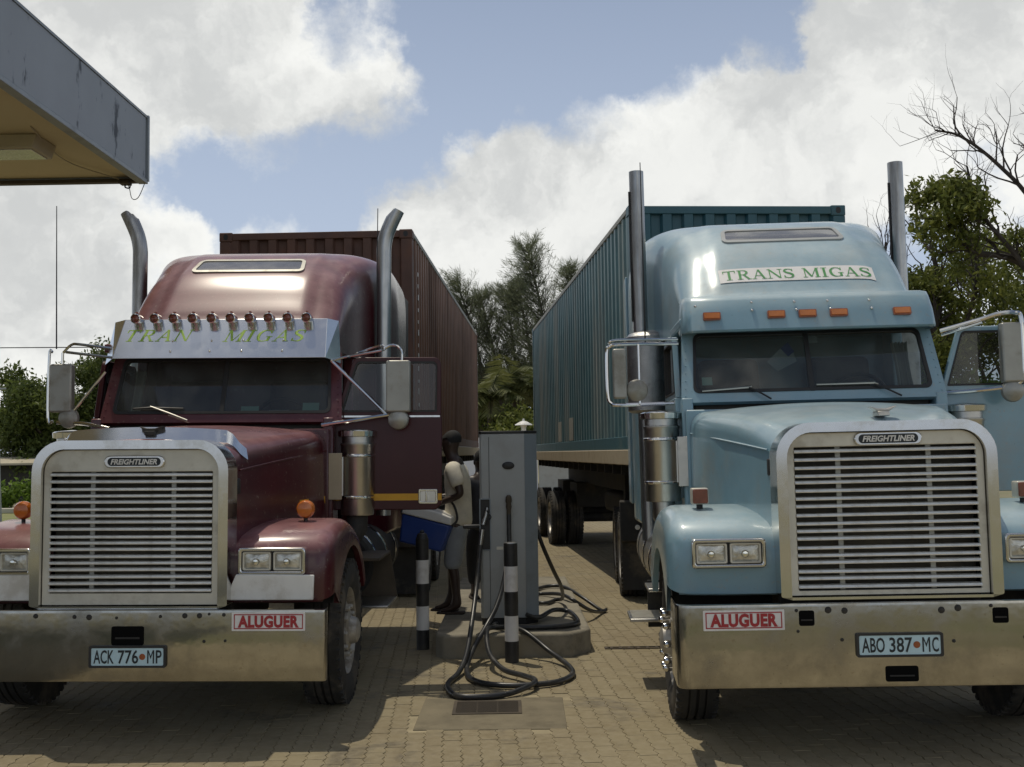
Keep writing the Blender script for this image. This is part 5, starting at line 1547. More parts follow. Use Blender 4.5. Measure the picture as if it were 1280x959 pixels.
def container(name, label, loc, yaw, H, body, fr, marks=False, patches=()):
    W, L = 2.44, 12.19
    c = thing('shipping_container', label, 'container', loc, (0, 0, -R(yaw)), 'shipping containers on the lorry trailers')
    hw = W / 2
    post = 0.15
    for sx in (-1, 1):
        for y0 in (0.0, L - 0.16):
            MB().span((sx * (hw - 0.14), y0, 0.118), (sx * hw, y0 + 0.16, H - 0.118)).build('corner_post', M[fr], c, 0.01)
            for z0 in (0.0, H - 0.118):
                cs = MB().span((sx * (hw - 0.162), y0 - (0.004 if y0 == 0 else 0), z0), (sx * (hw + 0.004), y0 + 0.178, z0 + 0.118)).build('corner_casting', M[fr], c, 0.012)
                MB().prism(rrect(sx * (hw - 0.08), z0 + 0.06, 0.028, 0.036, 0.027, 5), 'y', (y0 - 0.006) if y0 == 0 else y0 + 0.1785, (y0 + 0.01) if y0 == 0 else y0 + 0.180).build('lock_hole_shade', M['black'], cs)  # black plug on the casting; the hole's darkness is only its colour
        MB().span((sx * (hw - 0.07), 0.178, H - 0.065), (sx * hw, L - 0.178, H - 0.005)).build('top_rail', M['rail_light'], c, 0.006)
        MB().span((sx * (hw - 0.06), 0.178, 0.0), (sx * (hw - 0.002), L - 0.178, 0.145)).build('bottom_rail', M[fr], c, 0.006)
        prof = corrugated(43, L - 0.32, 0.038)
        MB().grid([[(sx * (hw - 0.008 - d), 0.16 + s, z) for s, d in prof] for z in (0.14, H - 0.06)]).build('side_wall', M[body], c, smooth=False)
        for (s0, s1, z0, z1) in patches:
            MB().span((sx * (hw - 0.012), s0, z0), (sx * (hw - 0.002), s1, z1)).build('riveted_patch', M['rail_light'], c)
        if marks:
            rk = random.Random(4)
            for k in range(14):
                z = H - 0.5 - k * 0.155
                MB().span((sx * (hw - 0.0085), 0.62 + rk.uniform(0, .02), z), (sx * (hw - 0.0065), 0.70 + rk.uniform(-.02, .03), z + rk.uniform(.03, .085))).build('worn_paint_mark', M['white'], c)
    MB().span((-hw + 0.16, 0.0, H - 0.10), (hw - 0.16, 0.07, H - 0.012)).build('front_header', M[fr], c, 0.008)
    MB().span((-hw + 0.14, 0.0, 0.0), (hw - 0.14, 0.07, 0.15)).build('front_sill', M[fr], c, 0.008)
    prof = corrugated(9, W - 0.28, 0.055, (0.40, 0.10, 0.40, 0.10))
    MB().grid([[(-hw + 0.14 + s, 0.012 + d, z) for s, d in prof] for z in (0.14, H - 0.09)]).build('front_wall', M[fr], c, smooth=False)
    MB().span((-hw + 0.05, 0.06, H - 0.05), (hw - 0.05, L - 0.05, H - 0.03)).build('roof_sheet', M[body], c)
    for sx in (-1, 1):
        MB().span((0.005 * sx, L - 0.05, 0.13), (sx * (hw - 0.14), L - 0.01, H - 0.10)).build('door', M[body], c)
    MB().span((-hw + 0.05, 0.06, 0.12), (hw - 0.05, L - 0.05, 0.14)).build('floor_pan', M['dark'], c)
    return c


def trailer(label, loc, yaw, deck, axles):
    t = thing('semi_trailer', label, 'trailer', loc, (0, 0, -R(yaw)), 'flatbed trailers under the containers')
    L = 12.3
    for sx in (-1, 1):
        MB().span((sx * 1.10, 0.02, deck - 0.175), (sx * 1.225, L, deck - 0.006)).build('side_rail', M['tan'], t, 0.008)
        MB().prism([(0.9, deck - 0.18), (0.9, deck - 0.36), (3.2, deck - 0.62), (11.8, deck - 0.62), (11.8, deck - 0.18)], 'x', sx * 0.40, sx * 0.50).build('main_beam', M['dark'], t)
        MB().span((sx * 0.62, 3.3, 0.32), (sx * 0.74, 3.42, deck - 0.2)).build('landing_leg', M['dark'], t, 0.01)
        MB().span((sx * 0.55, 3.22, 0.28), (sx * 0.81, 3.5, 0.31)).build('landing_foot', M['dark'], t)
        for ya in axles:
            dual_wheel(t, sx, ya, 0.50, 1.20)
    MB().span((-1.1, 0.02, deck - 0.20), (1.1, L, deck - 0.03)).build('deck', M['dark'], t)
    for k in range(18):
        MB().span((-1.14, 0.5 + k * 0.66, deck - 0.30), (1.14, 0.56 + k * 0.66, deck - 0.18)).build('cross_member', M['dark'], t)
    for ya in axles:
        MB().tube([(-0.9, ya, 0.50), (0.9, ya, 0.50)], 0.09, 10).build('axle', M['dark'], t)
        MB().span((-0.72, ya - 0.5, 0.72), (0.72, ya + 0.5, deck - 0.6)).build('suspension', M['dark'], t)
    MB().span((-1.2, L - 0.12, 0.55), (1.2, L - 0.04, 0.68)).build('rear_bar', M['dark'], t)
    MB().span((-0.5, 4.2, 0.75), (0.5, 6.8, 1.1)).build('air_tank', M['dark'], t, 0.08)
    return t


trailer('flatbed trailer with a dusty tan side rail behind the pale blue lorry', (2.51, 12.10, 0), -4.0, 1.765, (9.2, 11.4))
container('shipping_container', 'teal blue corrugated container with pale streaks on the right trailer', (2.53, 12.10, 1.765), -4.0, 2.69, 'cont_blue', 'cont_blue_dark', patches=((5.3, 5.8, 0.16, 0.52), (6.9, 7.4, 0.16, 0.50)))
trailer('flatbed trailer in shade behind the maroon lorry', (-2.45, 13.76, 0), 2.0, 1.88, (9.4, 10.8))
container('shipping_container', 'rusty brown corrugated container on the left trailer', (-2.45, 13.76, 1.88), 2.0, 2.69, 'cont_red', 'cont_red_dark', marks=True)

# ------------------------------------------------------------------ forecourt canopy
cn = thing('fuel_canopy', 'flat forecourt canopy with a stained grey fascia over the left of the yard', 'canopy', (-4.455, 13.4, 5.16), (0, 0, R(-0.7)))
MB().span((-9.0, -16.0, 0.02), (-0.07, -0.07, 0.05)).build('soffit', M['soffit'], cn)
MB().span((-0.06, -16.0, 0.0), (0.0, -0.06, 0.76)).build('fascia', M['fascia'], cn, 0.006)
MB().span((-9.0, -0.06, 0.0), (-0.062, 0.0, 0.76)).build('fascia', M['fascia'], cn, 0.006)
MB().span((-0.10, -16.0, -0.055), (0.012, -0.0, -0.004)).build('edge_trim', M['pump_blue'], cn, 0.006)
MB().span((-9.0, -0.10, -0.045), (-0.105, 0.010, -0.004)).build('edge_trim', M['dark_brown'], cn, 0.006)
MB().span((-0.03, -0.03, -0.02), (0.022, 0.022, 0.80)).build('corner_trim', M['pump_blue'], cn, 0.004)
MB().span((-0.07, -16.0, 0.761), (0.012, 0.0, 0.79)).build('top_trim', M['pump_blue'], cn)
MB().span((-9.0, -16.0, 0.60), (-0.07, -0.07, 0.70)).build('roof_sheet', M['alu'], cn)
lm = MB().prism([(-1.20, 0.018), (-0.50, 0.018), (-0.55, -0.13), (-1.15, -0.13)], 'y', -1.95, -1.45).build('canopy_light', M['lamp_box'], cn, 0.012)
MB().span((-1.12, -1.90, -0.140), (-0.58, -1.50, -0.128)).build('light_diffuser', M['lens'], lm, 0.004)
MB().span((-0.60, -3.55, -0.30), (-0.34, -3.42, 0.018)).build('hanging_panel', M['white'], cn, 0.006)
MB().tube(spline([(-0.22, -0.08, -0.05), (-0.20, -0.05, -0.12), (-0.17, -0.04, -0.24), (-0.10, -0.02, -0.22), (-0.02, 0.0, -0.02)], 8), 0.005, 6).build('loose_wire', M['cable'], cn)
MB().tube(spline([(-0.23, -0.08, -0.05), (-0.25, -0.06, -0.10), (-0.20, -0.05, -0.11), (-0.19, -0.05, -0.05)], 8), 0.010, 6).build('loose_wire', M['cable'], cn)
MB().span((-0.30, -0.16, -0.075), (-0.18, -0.02, -0.046)).build('wire_bracket', M['dark_brown'], cn)
MB().tube(spline([(-0.30, -0.14, -0.02), (-0.6, -1.0, -0.012), (-0.45, -2.2, 0.012)], 6), 0.008, 6).build('surface_cable', M['lamp_box'], cn)
for y in (-4.0, -12.0):
    MB().span((-5.4, y - 0.18, -5.17), (-5.04, y + 0.18, 0.018)).build('canopy_column', M['pump'], cn, 0.02)

# ------------------------------------------------------------------ far wall, garden lamp, shed, pole, overhead line
bw = thing('boundary_wall', 'pale boundary wall with a dark coping seen between the two containers', 'wall', (0, 45, 0))
MB().span((-14, 0, 0), (1.0, 0.2, 2.38)).build('wall_panel', M['wall_white'], bw)
MB().span((1.05, -0.06, 0), (14, 0.24, 2.40)).build('wall_panel', M['pump'], bw)
MB().span((-14, -0.08, 2.405), (14, 0.28, 2.50)).build('coping', M['dark'], bw)
gl = thing('garden_lamp', 'small white mushroom lamp on top of the far pale wall', 'lamp', (0.45, 45.1, 2.5))
MB().lathe([(0.10, 0.0), (0.10, 0.28), (0.13, 0.30), (0.13, 0.36)], 'z', n=16).build('lamp_post', M['white'], gl)
MB().lathe([(0.36, 0.36), (0.34, 0.40), (0.16, 0.50), (0.05, 0.54), (0.04, 0.62), (0.005, 0.63)], 'z', n=20).build('lamp_shade', M['white'], gl)
sh = thing('shed', 'low beige-roofed shed with shade coloured into its side behind the hedge at the left edge', 'shed', (-20, 46, 0))
MB().prism([(-0.4, 1.60), (0, 1.75), (5.2, 2.05), (5.2, 1.95), (0, 1.64), (-0.4, 1.52)], 'x', -12, 12.5).build('roof', M['shed_roof'], sh)
MB().span((-11.6, 0.1, 0), (12.2, 5.0, 1.62)).build('wall', M['shed_shade'], sh)  # solid wall for the open side, its shade put into the dark colour
pp = thing('lamp_pole', 'slim leaning grey pole on the lawn at the left edge', 'pole', (-14.85, 32.0, 0), (0, R(-2.2), 0))
MB().tube([(0, 0, -0.02), (0, 0, 3.78)], [0.085, 0.06], 12).build('shaft', M['pole'], pp)
MB().span((-0.05, -0.05, 3.78), (0.28, 0.05, 3.83)).build('arm', M['pole'], pp)
ol = MB().tube([(-30, 30, 4.75), (-14, 30, 4.80), (-4, 30, 4.72)], 0.014, 5).build('overhead_cable', M['cable'], None)
tag(ol, 'thin dark overhead cable crossing behind the maroon lorry mirror', 'cable')


# ------------------------------------------------------------------ vegetation
def quads_mesh(name, centres, ax, bx, tone, mat, parent):
    """one quad per row: centre +- ax +- bx"""
    n = len(centres)
    v = np.empty((n, 4, 3), np.float32)
    v[:, 0] = centres - ax - bx * 0.15; v[:, 1] = centres + bx * -1.0 ; v[:, 2] = centres + ax * 1.0; v[:, 3] = centres + bx
    me = bpy.data.meshes.new(name)
    me.vertices.add(n * 4); me.vertices.foreach_set('co', v.reshape(-1))
    me.loops.add(n * 4); me.loops.foreach_set('vertex_index', np.arange(n * 4, dtype=np.int32))
    me.polygons.add(n); me.polygons.foreach_set('loop_start', np.arange(n, dtype=np.int32) * 4)
    me.polygons.foreach_set('loop_total', np.full(n, 4, np.int32))
    at = me.attributes.new('tone', 'FLOAT', 'POINT'); at.data.foreach_set('value', np.repeat(tone.astype(np.float32), 4))
    me.materials.append(mat)
    me.update()
    me.validate()
    return link(bpy.data.objects.new(name, me), parent)


def unit(a):
    return a / np.maximum(1e-6, np.linalg.norm(a, axis=1, keepdims=True))


def leaf_cloud(clumps, per, size, rs):
    """clumps: list of (centre, radius) -> leaf arrays; leaves sit in twig-sized tufts with gaps between"""
    C, T = [], []
    for c, r in clumps:
        k = max(4, int(per * r))
        tuft = rs.normal(size=(k, 3)); tuft = unit(tuft) * (rs.random((k, 1)) ** 0.4) * r * np.array([1.15, 1.15, .8])
        t0 = rs.random(k)
        for q in range(k):
            m = rs.integers(6, 13)
            p = tuft[q] + rs.normal(size=(m, 3)) * size * 1.3
            C.append(p + np.array(c)); T.append(np.clip(t0[q] * 0.6 + rs.random(m) * 0.4, 0, 1))
    C = np.concatenate(C); T = np.concatenate(T)
    n = len(C)
    d = unit(rs.normal(size=(n, 3)) + np.array([0, 0, -0.25]))
    s = unit(np.cross(d, rs.normal(size=(n, 3))))
    ln = size * (0.6 + 0.8 * rs.random((n, 1)))
    return C, d * ln, s * ln * 0.42, T


def branches(mb, p, d, L, r, depth, rs, tips, spread=0.6, up=0.15, nseg=4, sides=5, kids=(2, 4), shrink=0.68):
    pts = [Vector(p)]; rad = [r]
    dd = Vector(d).normalized()
    for i in range(nseg):
        dd = (dd + Vector(rs.normal(size=3)) * 0.16 + Vector((0, 0, up * 0.3))).normalized()
        pts.append(pts[-1] + dd * (L / nseg)); rad.append(r * (1 - 0.45 * (i + 1) / nseg))
    mb.tube(pts, rad, sides, caps=False)
    if depth == 0:
        tips.append(pts[-1]); return
    for k in range(rs.integers(kids[0], kids[1] + 1)):
        t = rs.uniform(0.35, 1.0) if k else 1.0
        i = min(nseg, max(1, int(round(t * nseg))))
        side = Vector(rs.normal(size=3)); side = (side - dd * side.dot(dd)).normalized()
        nd = (dd * (1 - spread * 0.5) + side * spread * rs.uniform(0.6, 1.2) + Vector((0, 0, up))).normalized()
        branches(mb, pts[i], nd, L * shrink * rs.uniform(0.75, 1.15), rad[i] * 0.68, depth - 1, rs, tips, spread, up, nseg, sides, kids, shrink)


def broadleaf(label, loc, h, width, leaf, seed, per=26, size=0.16, name='leafy_tree', trunk_r=0.14, bark='bark', group=None, limbs=4, trunk_h=0.35, spread=0.7, clump=0.55, depth=3, keep=1.0):
    rs = np.random.default_rng(seed)
    t = thing(name, label, 'tree', loc, group=group)
    mb = MB(); tips = []
    th = h * trunk_h
    pts = [(0, 0, -0.05), (rs.normal() * .08, rs.normal() * .08, th * .5), (rs.normal() * .15, rs.normal() * .1, th)]
    mb.tube(spline(pts, 4), [trunk_r * (1.15 - 0.04 * i) for i in range(9)], 8, caps=False)
    for k in range(limbs):
        a = 2 * math.pi * (k + rs.random() * .6) / limbs
        d = Vector((math.cos(a) * width * 0.5, math.sin(a) * width * 0.5, (h - th) * rs.uniform(.55, .95)))
        branches(mb, Vector(pts[-1]) - Vector((0, 0, th * .25 * rs.random())), d, d.length * 0.52, trunk_r * .62, depth, rs, tips, spread, 0.12, kids=(2, 3))
    mb.build('trunk', M[bark], t, fix=False)
    cl = [(tuple(p), clump * rs.uniform(.5, 1.25)) for p in tips if rs.random() < keep]
    C, A, B, T = leaf_cloud(cl, per, size, rs)
    quads_mesh('crown', C, A, B, T, M[leaf], t)
    return t


def casuarina(label, loc, h, lean, seed, w=1.0, group='casuarinas beyond the far wall'):
    rs = np.random.default_rng(seed)
    t = thing('casuarina_tree', label, 'tree', loc, group=group)
    mb = MB()
    top = Vector((lean, 0, h))
    spine = spline([(0, 0, -.05), (lean * .15, 0, h * .35), (lean * .5, 0, h * .7), tuple(top)], 8)
    n = len(spine)
    mb.tube(spine, [0.16 * (1 - i / n) + 0.015 for i in range(n)], 7, caps=False)
    C, A, T = [], [], []
    for k in range(int(125 * w)):
        f = rs.uniform(0.28, 1.0) ** 0.8
        p = spine[min(n - 1, int(f * (n - 1)))]
        a = rs.uniform(0, 2 * math.pi)
        L = (0.5 + 1.75 * (1 - f) ** 0.7) * rs.uniform(.55, 1.15) * w
        d = Vector((math.cos(a), math.sin(a), rs.uniform(.35, 1.0))).normalized()
        d = (d + Vector((lean * 0.12, 0, 0))).normalized()
        pts = [p]
        dd = d
        for i in range(5):
            dd = (dd + Vector((0.03 * lean, 0, 0.10)) + Vector(rs.normal(size=3)) * .10).normalized()
            pts.append(pts[-1] + dd * L / 5)
        mb.tube(pts, [0.022 * (1 - .17 * i) for i in range(6)], 4, caps=False)
        tn = rs.random()
        for i in range(1, 6):
            m = 11
            base = np.array(pts[i]) + rs.normal(size=(m, 3)) * 0.05
            dr = unit(np.array(dd) * 0.8 + rs.normal(size=(m, 3)) * .55 + np.array([lean * .12, 0, 0.05]))
            ln = rs.uniform(.10, .26, size=(m, 1))
            C.append(base + dr * ln); A.append(dr * ln); T.append(np.clip(tn * .6 + rs.random(m) * .4, 0, 1))
    C = np.concatenate(C); A = np.concatenate(A); T = np.concatenate(T)
    B = unit(np.cross(A, rs.normal(size=A.shape))) * 0.0095
    mb.build('trunk', M['bark_dark'], t, fix=False)
    quads_mesh('crown', C, A, B, T, M['needles'], t)
    return t


def palm(label, loc, h, seed, spread=2.3, group='coconut palms in front of the casuarinas'):
    rs = np.random.default_rng(seed)
    t = thing('palm_tree', label, 'tree', loc, group=group)
    lean = rs.normal() * .4
    sp = spline([(0, 0, -.05), (lean * .3, 0, h * .5), (lean, 0, h)], 8)
    MB().tube(sp, [0.16 - 0.05 * i / len(sp) for i in range(len(sp))], 9, caps=False).build('trunk', M['bark'], t, fix=False)
    mb = MB()
    C, A, B, T = [], [], [], []
    for k in range(16):
        a = 2 * math.pi * k / 16 + rs.normal() * .15
        el = rs.uniform(-.25, 1.15)
        L = spread * rs.uniform(.8, 1.15)
        d = Vector((math.cos(a) * math.cos(el), math.sin(a) * math.cos(el), math.sin(el)))
        p = Vector(sp[-1]); pts = [p]
        for i in range(10):
            d = (d + Vector((0, 0, -0.115))).normalized()
            p = p + d * L / 10; pts.append(p)
        mb.tube(pts, [0.03 * (1 - .085 * i) for i in range(11)], 4, caps=False)
        tn = rs.random()
        side = d.cross(Vector((0, 0, 1))).normalized()
        for i in range(1, 11):
            for q in range(3):
                b = pts[i - 1].lerp(pts[i], (q + .5) / 3)
                tg = (pts[i] - pts[i - 1]).normalized()
                sd = tg.cross(Vector((0, 0, 1))); sd = sd.normalized() if sd.length > .05 else side
                ll = spread * .26 * math.sin(math.pi * (0.12 + 0.83 * i / 10)) * rs.uniform(.85, 1.1)
                for s in (-1, 1):
                    ld = (sd * s + tg * .55 + Vector((0, 0, -0.42 - .3 * rs.random()))).normalized()
                    C.append(np.array(b + ld * ll)); A.append(np.array(ld * ll)); B.append(np.array(tg * 0.042)); T.append(min(1, max(0, tn * .6 + rs.random() * .4)))
    mb.build('frond_stem', M['palm'], t, fix=False)
    quads_mesh('crown', np.array(C), np.array(A), np.array(B), np.array(T), M['palm'], t)
    return t


# trees beyond the yard on the left
G1 = 'leafy trees behind the low shed'
broadleaf('leafy tree at the left edge behind the leaning pole', (-20.0, 48.5, 0), 5.5, 3.8, 'leaf_left', 1, per=52, size=0.105, group=G1, limbs=5)
broadleaf('tall leafy tree behind the left mirror of the maroon lorry, with open gaps', (-18.6, 50.5, 0), 5.7, 4.2, 'leaf_left', 2, per=56, size=0.105, group=G1, limbs=6, trunk_h=.3)
broadleaf('broad leafy tree just left of the maroon lorry windscreen', (-15.4, 51.5, 0), 5.7, 4.4, 'leaf_left', 3, per=56, size=0.105, group=G1, limbs=6, trunk_h=.28)
broadleaf('round bushy tree mostly hidden behind the maroon lorry cab', (-12.6, 53, 0), 5.4, 4.2, 'leaf_left', 4, per=50, size=0.105, group=G1, limbs=6)
for i, (x, y, h, lb) in enumerate(((-21.5, 49.5, 3.9, 'low leafy tree filling the gap at the left edge'), (-17.4, 52.5, 4.4, 'low leafy tree between the two taller trees on the left'), (-14.2, 54.0, 4.2, 'low leafy tree just beside the maroon lorry cab'), (-19.2, 56.0, 4.8, 'pale leafy tree furthest back on the left'))):
    broadleaf(lb, (x, y, 0), h, 4.2, 'leaf_left', 60 + i, per=40, size=0.11, group=G1, limbs=7, trunk_h=.14, keep=.8)
rs0 = np.random.default_rng(5)
for i, (x, lb) in enumerate(((-15.6, 'bright green bush beside the grille of the maroon lorry'), (-17.6, 'bright green bush behind the leaning pole at the left edge'))):
    bsh = thing('bush', lb, 'bush', (x, 38.3, 0), group='bushes along the kerb')
    mbb = MB()
    for k in range(9):
        a = rs0.uniform(0, 6.28)
        mbb.tube([(0, 0, -.03), (math.cos(a) * .35, math.sin(a) * .3, .5), (math.cos(a) * .8, math.sin(a) * .6, .9)], [.02, .014, .008], 5, caps=False)
    mbb.build('stem', M['bark'], bsh, fix=False)
    C, A, B, T = leaf_cloud([((rs0.normal() * .62, rs0.normal() * .4, rs0.uniform(.15, .9)), rs0.uniform(.25, .45)) for k in range(16)], 40, 0.10, rs0)
    C[:, 2] = np.maximum(C[:, 2], 0.03)
    quads_mesh('foliage', C, A, B, T, M['leaf_bright'], bsh)
# casuarinas and palms in the gap between the containers
casuarina('feathery leaning casuarina at the left of the gap between the containers', (-0.9, 56, 0), 10.7, -1.9, 11, 1.5)
casuarina('shorter feathery casuarina in the middle of the gap between the containers', (0.45, 58, 0), 10.4, -.7, 12, 1.35)
casuarina('tallest wind swept casuarina, right of the gap beside the teal container', (2.4, 55, 0), 12.2, -1.6, 13, 1.7)
casuarina('thin casuarina top showing just above the teal container edge', (3.9, 57, 0), 11.4, -.8, 14, 1.3)
casuarina('casuarina whose bare tip shows above the brown container', (-8.3, 56, 0), 12.9, -0.8, 15, 0.6)
casuarina('slender casuarina in front of the leaning one at the left of the gap', (-0.3, 57, 0), 10.0, -1.3, 16, 1.4)
casuarina('casuarina between the middle one and the tallest one', (1.5, 57, 0), 10.6, -1.2, 17, 1.5)
palm('coconut palm with drooping fronds left of the lamp on the far wall', (-1.1, 50, 0), 4.3, 21, 2.0)
palm('taller yellowish coconut palm in the middle of the gap', (0.5, 51, 0), 5.2, 22, 2.1)
palm('coconut palm close to the teal container edge', (1.7, 50, 0), 4.4, 23, 1.9)
broadleaf('dark bushy tree behind the far pale wall', (0.3, 48.5, 0), 3.7, 2.2, 'leaf_right', 24, per=40, size=0.11, limbs=6, trunk_h=.3)
broadleaf('dark rounded tree behind the palms', (-2.0, 62, 0), 6.4, 4.5, 'leaf_left', 25, per=30, size=0.18, limbs=6)
broadleaf('dense tree behind the palms at the right of the gap', (3.2, 62, 0), 6.8, 4.5, 'leaf_left', 26, per=30, size=0.18, limbs=6)


def bare_tree(label, loc, specs, seed, leafy=None):
    rs = np.random.default_rng(seed)
    t = thing('bare_tree', label, 'tree', loc)
    mb = MB(); tips = []
    for path, r0, depth in specs:
        sp = spline(path, 5)
        n = len(sp)
        rad = [r0 * (1 - .72 * i / n) for i in range(n)]
        mb.tube(sp, rad, 7, caps=False)
        for i in range(n // 3, n):
            for q in range(2 if i % 2 else 1):
                tg = (sp[min(n - 1, i + 1)] - sp[i - 1]).normalized()
                sd = Vector(rs.normal(size=3)); sd = (sd - tg * sd.dot(tg)).normalized()
                branches(mb, sp[i], (tg * .7 + sd * .8 + Vector((0, 0, .25))), rs.uniform(.5, 1.2), rad[i] * .5, depth, rs, tips, .7, .12, 4, 4, (2, 3), .66)
    mb.build('trunk', M['bark_dark'], t, fix=False)
    if leafy:
        sel = [p for p in tips if rs.random() < leafy[0] and p.z < leafy[3]]
        C, A, B, T = leaf_cloud([(tuple(p), leafy[1] * rs.uniform(.6, 1.2)) for p in sel], leafy[2], 0.08, rs)
        quads_mesh('crown', C, A, B, T, M['leaf_right'], t)
    return t


bare_tree('large half bare tree with dead branches reaching over the right edge', (13.9, 27.0, 0), [
    ([(0, 0, -.1), (-.2, 0, 2.5), (-.1, .1, 5.2), (-.4, 0, 7.6), (-.5, .2, 10.4)], 0.17, 2),
    ([(-.2, 0, 5.6), (-1.0, -.2, 7.6), (-1.9, -.2, 8.7), (-2.7, -.1, 9.4), (-3.3, 0, 9.6)], 0.07, 2),
    ([(-.1, .1, 4.6), (-1.4, 0, 6.4), (-2.3, 0, 7.6), (-2.5, .1, 8.7)], 0.08, 2),
    ([(-.2, 0, 5.0), (-1.2, .3, 6.3), (-2.4, .2, 6.6), (-3.0, .1, 7.2)], 0.11, 2),
    ([(-.3, 0, 7.2), (.6, .3, 8.7), (1.2, .3, 10.6)], 0.10, 2)], 31, leafy=(0.24, .40, 52, 8.3))
bare_tree('twisted tree with a fringe of bare twigs beside the blue lorry stack', (11.1, 29.0, 0), [
    ([(0, 0, -.1), (.1, 0, 2.2), (-.1, .1, 4.0), (.25, 0, 5.6), (.1, .1, 7.2)], 0.17, 2),
    ([(0, 0, 3.0), (-.9, 0, 4.3), (-1.3, .1, 5.8), (-1.1, .1, 7.2)], 0.085, 2),
    ([(0, 0, 3.6), (.9, .2, 4.8), (1.3, .1, 6.4), (1.0, .1, 7.6)], 0.085, 2),
    ([(0, 0, 2.4), (-1.2, .2, 3.2), (-1.8, .1, 4.6), (-1.9, .1, 6.0)], 0.07, 2)], 32, leafy=(0.30, .36, 48, 6.2))
G2 = 'leafy trees behind the blue lorry'
broadleaf('bright green low tree beside the open door of the blue lorry', (10.9, 30.5, 0), 4.6, 3.6, 'leaf_bright', 41, per=48, size=0.085, group=G2, limbs=6, trunk_h=.3, keep=.8)
broadleaf('dense green tree behind the open door of the blue lorry', (13.6, 31.5, 0), 7.0, 4.4, 'leaf_right', 42, per=42, size=0.085, group=G2, limbs=6, trunk_h=.3, keep=.55)
broadleaf('dense green tree at the right edge behind the half bare tree', (15.8, 33, 0), 8.2, 4.6, 'leaf_right', 43, per=42, size=0.085, group=G2, limbs=6, trunk_h=.3, keep=.5)
broadleaf('green tree hidden by the cab of the blue lorry', (8.2, 40, 0), 5.5, 4.0, 'leaf_right', 44, per=30, size=0.15, group=G2, limbs=6)


# ------------------------------------------------------------------ people
def skin_mesh(name, verts, edges, radii, mat, parent, sub=2, root=0):
    me = bpy.data.meshes.new(name)
    me.from_pydata(verts, edges, [])
    o = link(bpy.data.objects.new(name, me), parent)
    sk = o.modifiers.new('skin', 'SKIN')
    sk.use_smooth_shade = True
    for i, r in enumerate(radii):
        d = me.skin_vertices[0].data[i]
        d.radius = r if isinstance(r, tuple) else (r, r)
        d.use_root = (i == root)
    ss = o.modifiers.new('subdivision', 'SUBSURF')
    ss.levels = sub; ss.render_levels = sub
    me.materials.append(mat)
    return o


class Sk:
    def __init__(s): s.v = []; s.e = []; s.r = []
    def p(s, co, r, parent=None):
        s.v.append(tuple(co)); s.r.append(r)
        i = len(s.v) - 1
        if parent is not None: s.e.append((parent, i))
        return i


